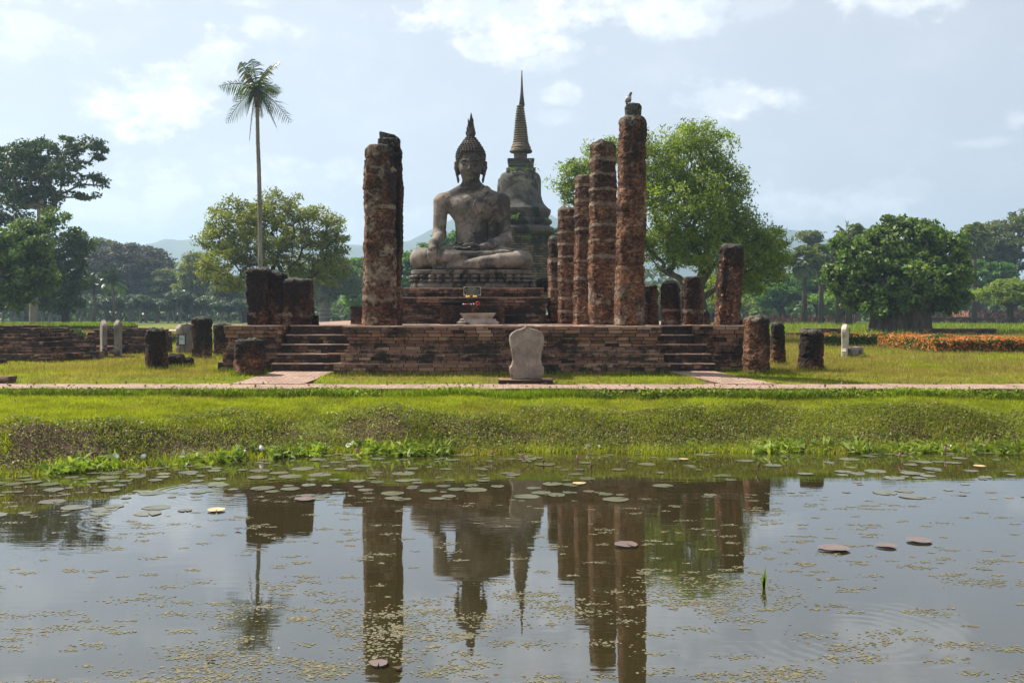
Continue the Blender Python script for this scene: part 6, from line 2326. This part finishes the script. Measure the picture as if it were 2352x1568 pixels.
def build_grass():
    ys = lambda x: shore(x)
    yc = lambda x: ys(x) + 1.35 + .14 * np.sin(x * 1.3 + 1) + .22 * np.sin(x * .55 - 1)

    def lawnstrip(x, y):
        nb = fbm(np.stack([x, y, 0 * x], -1), 1.3, 3, 12)
        return (y > yc(x) - .42 + .45 * nb - .25 * (x > 0)) & (y < 19.42)
    p = scatter(330000, -12, 12, 14.5, 19.5, 1, lawnstrip)
    nb = fbm(p, .8, 3, 44)
    p = p[(nb > -.75) | (RNG.random(len(p)) < .3)]
    blades('bank_lawn', 'bright green lawn between the path and the pond bank', 'grass', 'grass', p, .025, .075, .011, .7, 2)
    # creeping weeds on the steep bank
    def steep(x, y):
        nb = fbm(np.stack([x, y * 1.6, 0 * x], -1), 1.4, 3, 15)
        dens = np.clip(.50 + .07 * np.clip(x + 4, -4, 6) + nb * .7 + .14 - .12 * (x < -3), np.where(x < -3, .18, .48), 1)
        return (y > ys(x) - .05) & (y < yc(x) + .15 + .2 * nb) & (np.random.default_rng(8).random(len(x)) < dens)
    p = scatter(420000, -12, 12, 13.0, 18.8, 3, steep)
    p[:, 2] += RNG.uniform(.0, .06, len(p))
    V, Q = leaf_quads(p, .030, .023, .9, rng=np.random.default_rng(4))
    tag(part('bank_weeds', V, Q, M['weed']), 'creeping small leaved weeds over the brown earth bank', 'weeds', kind='stuff')
    p = scatter(130000, -12, 12, 13.0, 18.8, 33, steep)
    blades('bank_grass', 'thin grass among the weeds on the earth bank', 'grass', 'grass', p, .03, .09, .013, .8, 6)
    # long verge below the path edge
    def verge(x, y):
        nb = fbm(np.stack([x, y * 0, 0 * x], -1), 1.1, 3, 19)
        return (y > 19.12) & (y < 19.44) & (np.random.default_rng(18).random(len(x)) < np.clip(.62 + .55 * nb - .05 * np.clip(x, -2, 4), .12, 1))
    p = scatter(400000, -12, 12, 19.0, 19.5, 7, verge)
    p = p[::6]
    blades('path_verge', 'long grass and weeds growing along the edge of the brick path', 'grass', 'grasslong', p, .05, .20, .016, .55, 8)
    def vleaf(x, y):
        nb = fbm(np.stack([x, y * 0, 0 * x], -1), .9, 3, 29)
        return (y > 19.15) & (y < 19.43) & (np.random.default_rng(28).random(len(x)) < np.clip(.35 + .9 * nb, .0, .9))
    p = scatter(90000, -12, 12, 19.0, 19.5, 27, vleaf)[::4]
    p[:, 2] += RNG.uniform(.01, .15, len(p))
    V, Q = leaf_quads(p, .055, .045, .5, rng=np.random.default_rng(5))
    tag(part('verge_weeds', V, Q, M['spinach']), 'round leaved weeds along the edge of the brick path', 'weeds', kind='stuff')
    # temple lawn
    p = scatter(300000, -60, 60, 20.7, 70, 9, lambda x, y: offpath(x, y))
    nb = fbm(p, .35, 3, 52)
    dry = nb + .25 * fbm(p, 2.0, 2, 9) > -.22
    sc = np.clip(p[:, 1] / 24, .8, 2.2)
    blades('temple_lawn', 'short green grass around the platform', 'grass', 'grass', p[~dry], .03, .075, .015, .6, 10, sc[~dry])
    blades('dry_lawn', 'yellowish drier grass in patches around the platform', 'grass', 'grassdry', p[dry], .03, .10, .014, .6, 11, sc[dry])
    # seeding grass
    def seed_(x, y):
        nb = fbm(np.stack([x, y, 0 * x], -1), .3, 3, 61)
        return offpath(x, y) & (nb > -.05) & ((x < -5.8) | (x > 6.5))
    p = scatter(70000, -60, 60, 23, 75, 13, seed_)
    blades('seeding_grass', 'brown seeding grass standing above the lawn', 'grass', 'seed', p, .10, .22, .013, .4, 14, np.clip(p[:, 1] / 30, .8, 2))
    # tall far grass at the moat
    def tall(x, y):
        return (x > 11) & offpath(x, y)
    p = scatter(30000, -90, 90, 62, 120, 15, tall)
    blades('moat_grass', 'tall grass far off along the moat', 'grass', 'grasslong', p, .2, .5, .09, .4, 16)
    rg = np.random.default_rng(70)
    n = 9000
    yy = rg.uniform(47, 61, n)
    xx = WX(rg.uniform(30, 420, n), yy)
    p = np.stack([xx, yy, H(xx, yy)], -1)
    blades('tall_seed_grass', 'tall yellowish seeding grass before the mossy bank on the left', 'grass', 'seed', p, .25, .60, .03, .4, 71)
    xx = WX(rg.uniform(-60, 300, 5000), np.full(5000, 62.5))
    p = np.stack([xx, 62 + rg.uniform(0, 2, 5000), np.full(5000, 1.48)], -1)
    blades('bank_top_grass', 'green grass on top of the mossy bank wall', 'grass', 'grasslong', p, .12, .35, .04, .4, 72)
    n = 900
    yy = 1 / (rg.random(n) * (1 / 17.8 - 1 / 24) + 1 / 24)
    xx = rg.uniform(-.55, .55, n) * yy
    pl = np.stack([xx, yy, np.maximum(H(xx, yy), np.where((yy > 19.4) & (yy < 20.75), .885, 0)) + .012], -1)
    pl = pl[~((yy > 22.2) & (xx > -7) & (xx < 6))]
    V, Q = leaf_quads(pl, .07, .035, 1.5, rng=rg)
    tag(part('fallen_leaves', V, Q, M['palmdead']), 'dry brown leaves fallen on the lawn and path', 'leaf litter', kind='stuff')
    # grass tufts at the foot of walls and stumps
    foot = []
    rg = np.random.default_rng(77)
    for (x0, x1, y) in ((-4.1, 3.65, 22.28), (-7.1, -5.6, 23.55), (4.6, 6.0, 23.55)):
        n = int((x1 - x0) * 240)
        foot.append(np.stack([rg.uniform(x0, x1, n), y - np.abs(rg.normal(0, .05, n)), 0 * np.zeros(n)], -1))
    for (x, dd, w) in ((1736, 22.9, 66), (1787, 26.6, 40), (1863, 24.3, 60), (572, 22.6, 68), (361, 24.6, 60), (464, 30.3, 52), (511, 32, 46), (404, 25.4, 44), (431, 25.8, 30), (1941, 31, 24), (1968, 31, 36)):
        n = 260
        a = rg.uniform(math.pi, 2 * math.pi, n)
        r = w * dd / F / 2 * rg.uniform(.98, 1.2, n)
        foot.append(np.stack([WX(x, dd) + r * np.cos(a), dd + r * np.sin(a), np.zeros(n)], -1))
    p = np.concatenate(foot)
    p[:, 2] = H(p[:, 0], p[:, 1])
    blades('foot_grass', 'uneven grass tufts at the foot of the walls and stumps', 'grass', 'grasslong', p, .05, .17, .014, .4, 17)


build_grass()


def build_pond():
    rng = np.random.default_rng(21)
    # water spinach along the shore
    x = np.concatenate([rng.uniform(-8.2, -1.0, 3600), rng.uniform(3.0, 9.5, 1500)])
    y = shore(x) + rng.normal(-.02, .15, len(x))
    dens = fbm(np.stack([x, y, 0 * x], -1), 1.1, 3, 3)
    keep = (dens > -.1) & ~((x > 3) & (x < 5.5) & (dens < .3))
    x, y = x[keep], y[keep]
    p = np.stack([x, y, np.maximum(H(x, y), 0) + np.abs(rng.normal(.06, .05, len(x)))], -1)
    V, Q = leaf_quads(p, .15, .045, .5, rng=rng)
    tag(part('water_spinach', V, Q, M['spinach']), 'leafy water spinach creeping from the bank onto the pond', 'water plants', kind='stuff')
    p2 = np.stack([rng.uniform(-9, 9.8, 9000), np.zeros(9000), np.zeros(9000)], -1)
    p2[:, 1] = shore(p2[:, 0]) + rng.normal(.05, .12, 9000)
    p2[:, 2] = np.maximum(H(p2[:, 0], p2[:, 1]), 0)
    blades('shore_grass', 'fine green grass at the water line', 'grass', 'grass', p2, .04, .14, .012, .6, 22)
    # white flowers
    mb = MB()
    wm, gw = newmat('white_petal')
    gw.out(gw.pbr((.80, .79, .82), .6))
    n = 12
    V = [(0, 0, -.03)] + [(.045 * (1 + .15 * math.sin(5 * 2 * math.pi * k / n)) * math.cos(2 * math.pi * k / n), .045 * math.sin(2 * math.pi * k / n), .012) for k in range(n)]
    V += [(.02 * math.cos(2 * math.pi * k / n), .02 * math.sin(2 * math.pi * k / n), -.008) for k in range(n)]
    Fc = [(0, 1 + n + (k + 1) % n, 1 + n + k) for k in range(n)] + [(1 + n + k, 1 + n + (k + 1) % n, 1 + (k + 1) % n, 1 + k) for k in range(n)]
    me = arrmesh('white_flower', V, [tuple(f)[::-1] for f in Fc], wm, True)
    fl = [(190, 1072), (265, 1047), (330, 1048), (420, 1040), (545, 1034), (560, 1038), (600, 1030), (755, 1028), (800, 1022), (815, 1024), (850, 1022), (905, 1026), (1350, 1027), (1378, 1026), (1640, 1028), (1845, 1026), (2105, 1025), (2180, 1023), (2225, 1024), (2260, 1022), (2310, 1027)]
    for i, (px, py) in enumerate(fl):
        x = WX(px, float(np.interp(px, [0, 700, 2352], [14.4, 16.7, 16.8])))
        yy = float(shore(x)) + .12
        x = WX(px, yy)
        o = bpy.data.objects.new('white_flower', me)
        COL.objects.link(o)
        o.location = (x, yy, max(.05, WZ(py, yy)))
        o.rotation_euler = (rng.uniform(.5, 1.2), rng.uniform(-.4, .4), rng.uniform(0, 6))
        o.scale = (1, 1, 1) if i % 3 else (1.35, 1.35, 1.35)
        tag(o, 'white funnel shaped flower among the water spinach along the bank', 'flower', 'white flowers along the water line')
    # lily pads
    pad, gp = newmat('lily_pad')
    oi = gp.n('ObjectInfo').outputs['Random']
    c = gp.ramp(oi, [(0, (.06, .075, .04)), (.3, (.095, .105, .062)), (.55, (.125, .13, .085)), (.8, (.085, .07, .062)), (1, (.15, .145, .08))])
    nz = gp.noise(gp.pos(), 7, 4)
    c = gp.mix(gp.mr(nz, .42, .66, 0, .7), c, (.10, .08, .05))
    gp.out(gp.pbr(c, .26, gp.bump(nz, .4, .01), .75))
    padr, gr = newmat('reddish_lily_pad')
    gr.out(gr.pbr(gr.mix(gr.noise(gr.pos(), 9, 3), (.10, .065, .062), (.17, .12, .10)), .4, None, .5))
    paday, gy = newmat('yellowed_lily_pad')
    gy.out(gy.pbr(gy.mix(gy.noise(gy.pos(), 9, 3), (.40, .27, .12), (.48, .36, .20)), .5, None, .4))

    def padmesh(name, mat, seed):
        rg = np.random.default_rng(seed)
        k = 30
        a0 = .12
        V = [(0, 0, .004)]
        for rr, zz in ((.6, .0), (1.0, .004)):
            for i in range(k):
                a = a0 + (2 * math.pi - 2 * a0) * i / (k - 1)
                r = rr * (1 + .04 * math.sin(3 * a + seed) + .025 * math.sin(7 * a))
                V.append((r * math.cos(a), r * math.sin(a), zz + (.007 * math.sin(4 * a + seed) * rr)))
        Fc = [(0, 1 + i, 2 + i) for i in range(k - 1)] + [(1 + i, 1 + k + i, 2 + k + i, 2 + i) for i in range(k - 1)]
        return arrmesh(name, V, Fc, mat, True)
    pm = [padmesh('lily_pad', pad, s) for s in range(4)]
    placed = []
    spots = []
    tries = 0
    while len(spots) < 285 and tries < 9000:
        tries += 1
        px = rng.uniform(-20, 2380)
        py = 1036 + 110 * rng.random() ** 1.5 + np.interp(px, [0, 700, 1000], [62, 8, 0])
        dd = 5400 / (py - 717)
        X, Y = WX(px, dd), dd
        if Y > float(shore(X)) - .1:
            continue
        r = rng.uniform(.05, .11) if rng.random() < .75 else rng.uniform(.11, .18)
        den = float(fbm(np.array([[X, Y, 0]]), .5, 2, 5)[0])
        if den < -.15 and rng.random() < .75:
            continue
        if any((X - a) ** 2 + (Y - b) ** 2 < (.55 * (r + q)) ** 2 for a, b, q in spots):
            continue
        spots.append((X, Y, r))
    for (px, py) in ((1415, 1147), (1210, 1140), (240, 1170), (120, 1152), (360, 1165)):
        dd = 5400 / (py - 717)
        spots.append((WX(px, dd), dd, .17))
    for i, (X, Y, r) in enumerate(spots):
        o = bpy.data.objects.new('lily_pad', pm[i % 4])
        COL.objects.link(o)
        o.location = (X, Y, .002 + .006 * rng.random())
        o.rotation_euler = (rng.normal(0, .008), rng.normal(0, .008), rng.uniform(0, 6.28))
        o.scale = (r, r * rng.uniform(.85, 1), r)
        tag(o, 'grey green round lily pad floating among the pads along the far bank', 'lily pad', 'lily pads along the far bank')
    pr = padmesh('lily_pad', padr, 7)
    py_ = padmesh('lily_pad', paday, 8)
    for (px, py, r, me, lb) in ((1438, 1253, .19, pr, 'purplish lily pad floating alone on the reflection of the tallest columns'), (1915, 1261, .24, pr, 'ragged reddish lily pad floating on the right half of the pond, left of two others'), (2035, 1255, .16, pr, 'smallest of the three reddish lily pads on the right half of the pond'), (2112, 1243, .20, pr, 'oval reddish lily pad, rightmost on the open water'),
                                (497, 1173, .17, py_, 'yellowed curled lily pad on the open water left of the pillar reflection'), (1330, 1112, .14, py_, 'yellowing lily pad near the middle of the far pads'), (2250, 1072, .14, py_, 'orange yellow pad among the pads at the right border'), (1570, 1056, .12, py_, 'orange dead leaf among the pads beneath the leaning column'),
                                (870, 1528, .10, pr, 'pinkish round pad on the lower end of the left column reflection'), (700, 1148, .2, pr, 'brownish lily pad on the open water beside the pillar reflection')):
        dd = 5400 / (py - 717)
        o = bpy.data.objects.new('lily_pad', me)
        COL.objects.link(o)
        o.location = (WX(px, dd), dd, .02)
        o.rotation_euler = (.01, .01, rng.uniform(0, 6))
        o.scale = (r * .66, r * .6, r)
        tag(o, lb, 'lily pad')
    # lotus buds
    bud, gb = newmat('pink_bud')
    gb.out(gb.pbr(gb.mix(gb.noise(gb.pos(), 30, 2), (.22, .06, .10), (.35, .12, .17)), .6))
    budd, gd = newmat('dark_bud')
    gd.out(gd.pbr((.07, .05, .03), .7))
    for (px, py0, py1, mt, lb, ln) in ((833, 1052, 1034, bud, 'pink water lily bud on a bent stalk at the left end of the pads', -.06), (1131, 1052, 1038, bud, 'pink water lily bud straight below the seated statue', 0), (1218, 1066, 1048, bud, 'leaning pink water lily bud below the large boundary slab', -.09),
                                   (1248, 1067, 1060, budd, 'short brown bud right of the leaning pink one', 0), (1326, 1064, 1050, bud, 'pinkish bud between the two brown ones', 0), (1358, 1086, 1068, budd, 'brown bud nearest the open water, right of the middle', 0),
                                   (1736, 1084, 1066, budd, 'thin brown bud below the stump with the clay pot', .03), (2067, 1059, 1043, bud, 'pinkish bud among the right hand pads', 0), (2171, 1047, 1028, bud, 'tall pink bud at the right near the bank', 0)):
        dd = 5400 / (py0 - 717)
        b = np.array((WX(px, dd), dd, 0.0))
        hh = (py0 - py1) * dd / F
        t = thing('water_lily_bud', lb, 'flower bud', tuple(b), 'water lily buds standing in the pond')
        mb = MB()
        e = b + (ln, 0, hh * .55)
        mb.tube([b + (0, 0, -.05), b + (ln * .3, 0, hh * .3), e], .007, 6)
        mb.put('stalk', budd, t)
        mb = MB()
        q = np.array((ln * .2, 0, hh * .1))
        mb.tube([e, e + q * .6 + (0, 0, .015), e + q * 2.0 + (0, 0, .02), e + q * 3.4 + (0, 0, .03), e + q * 4.4 + (0, 0, .035)], [.008, .018, .022, .014, .003], 8)
        mb.put('bud', mt, t, smooth=True)
    # reed sprig
    dd = 5400 / (1352 - 717)
    b = np.array((WX(1755, dd), dd, 0))
    t = thing('reed_sprig', 'lone green reed sprig rising from the open water at the right', 'reed', tuple(b))
    for (ln, h) in ((-.02, .14), (.015, .20), (.03, .13), (-.035, .10), (.004, .17)):
        mb = MB()
        V = [b + (-.006, 0, -.03), b + (.006, 0, -.03), b + (ln * .4 + .008, .0, h * .55), b + (ln * .4 - .008, 0, h * .55), b + (ln, .01, h)]
        mb.add(V, [(0, 1, 2, 3), (3, 2, 4)])
        mb.put('blade', M['grasslong'], t)
    # floating duckweed and scraps
    C = []
    rg = np.random.default_rng(31)
    ncl = 980
    for k in range(ncl):
        py = 1130 + (1620 - 1130) * rg.random() ** 1.25
        px = rg.uniform(-60, 2410)
        dd = 5400 / (py - 717)
        X, Y = WX(px, dd), dd
        den = float(fbm(np.array([[X * .55, Y * .9, 0]]), 1.0, 3, 8)[0])
        if den < .05 and rg.random() < .55:
            continue
        far = py < 1330
        L = rg.uniform(.03, .12) if far else rg.uniform(.04, .22) * (1 + max(0, den) * 1.6)
        n = int(8 + L * (190 if not far else 260))
        a = rg.normal(0, .5, (n, 2)) * (L, L * .5)
        a = a * (.6 + .8 * rg.random((n, 1)))
        a += (X, Y)
        C.append(a)
    C = np.concatenate(C)
    n = len(C)
    P3 = np.stack([C[:, 0], C[:, 1], .0015 + .0015 * rg.random(n)], -1)
    k = 6
    th = np.linspace(0, 2 * math.pi, k, endpoint=False)
    r = rg.uniform(.005, .017, n)[:, None] * rg.uniform(.5, 1.3, (n, k))
    V = np.stack([P3[:, 0:1] + r * np.cos(th), P3[:, 1:2] + r * np.sin(th), np.repeat(P3[:, 2:3], k, 1) + rg.normal(0, .0002, (n, k))], -1).reshape(-1, 3)
    dm, gdw = newmat('duckweed')
    rnd = gdw.n('NewGeometry').outputs['Random Per Island']
    gdw.out(gdw.pbr(gdw.ramp(rnd, [(0, (.065, .07, .032)), (.35, (.11, .11, .055)), (.7, (.16, .14, .082)), (1, (.10, .07, .045))]), .6, None, .3))
    o = part('duckweed', V, np.arange(n * k).reshape(n, k), dm)
    tag(o, 'pale scraps of duckweed and leaf litter drifting on the pond', 'duckweed', kind='stuff')
    # a few dead leaves
    for (px, py, lb) in ((487, 1516, 'dark curled dead leaf floating near the lower left'), (548, 1218, 'small brown leaf floating left of the palm reflection'), (1570, 1327, 'dark dead leaf under the green tree reflection'), (915, 1540, 'dark twig end floating at the lower end of the left column reflection')):
        dd = 5400 / (py - 717)
        b = np.array((WX(px, dd), dd, .012))
        V = [b + (-.045, 0, .015), b + (-.01, .018, .004), b + (.04, .005, .022), b + (.0, -.018, .006), b + (-.045, 0, .012), b + (-.01, .018, .001), b + (.04, .005, .019), b + (0, -.018, .003)]
        o = part('dead_leaf', V, [(0, 3, 2, 1), (4, 5, 6, 7), (0, 1, 5, 4), (1, 2, 6, 5), (2, 3, 7, 6), (3, 0, 4, 7)], budd, None, loc=b)
        tag(o, lb, 'leaf')


build_pond()

# ------------------------------------------------------------------ air
HAZE = True
if HAZE:
    m, g = newmat('hazy_air')
    v = g.n('VolumePrincipled', {'Color': (.54, .76, 1.0), 'Density': .00052, 'Anisotropy': .3})
    g.out(None, v.outputs[0])
    mb = MB()
    mb.box(-4600, 4600, -70, 6100, -3, 184)
    tag(mb.put('haze', m), kind='stuff')
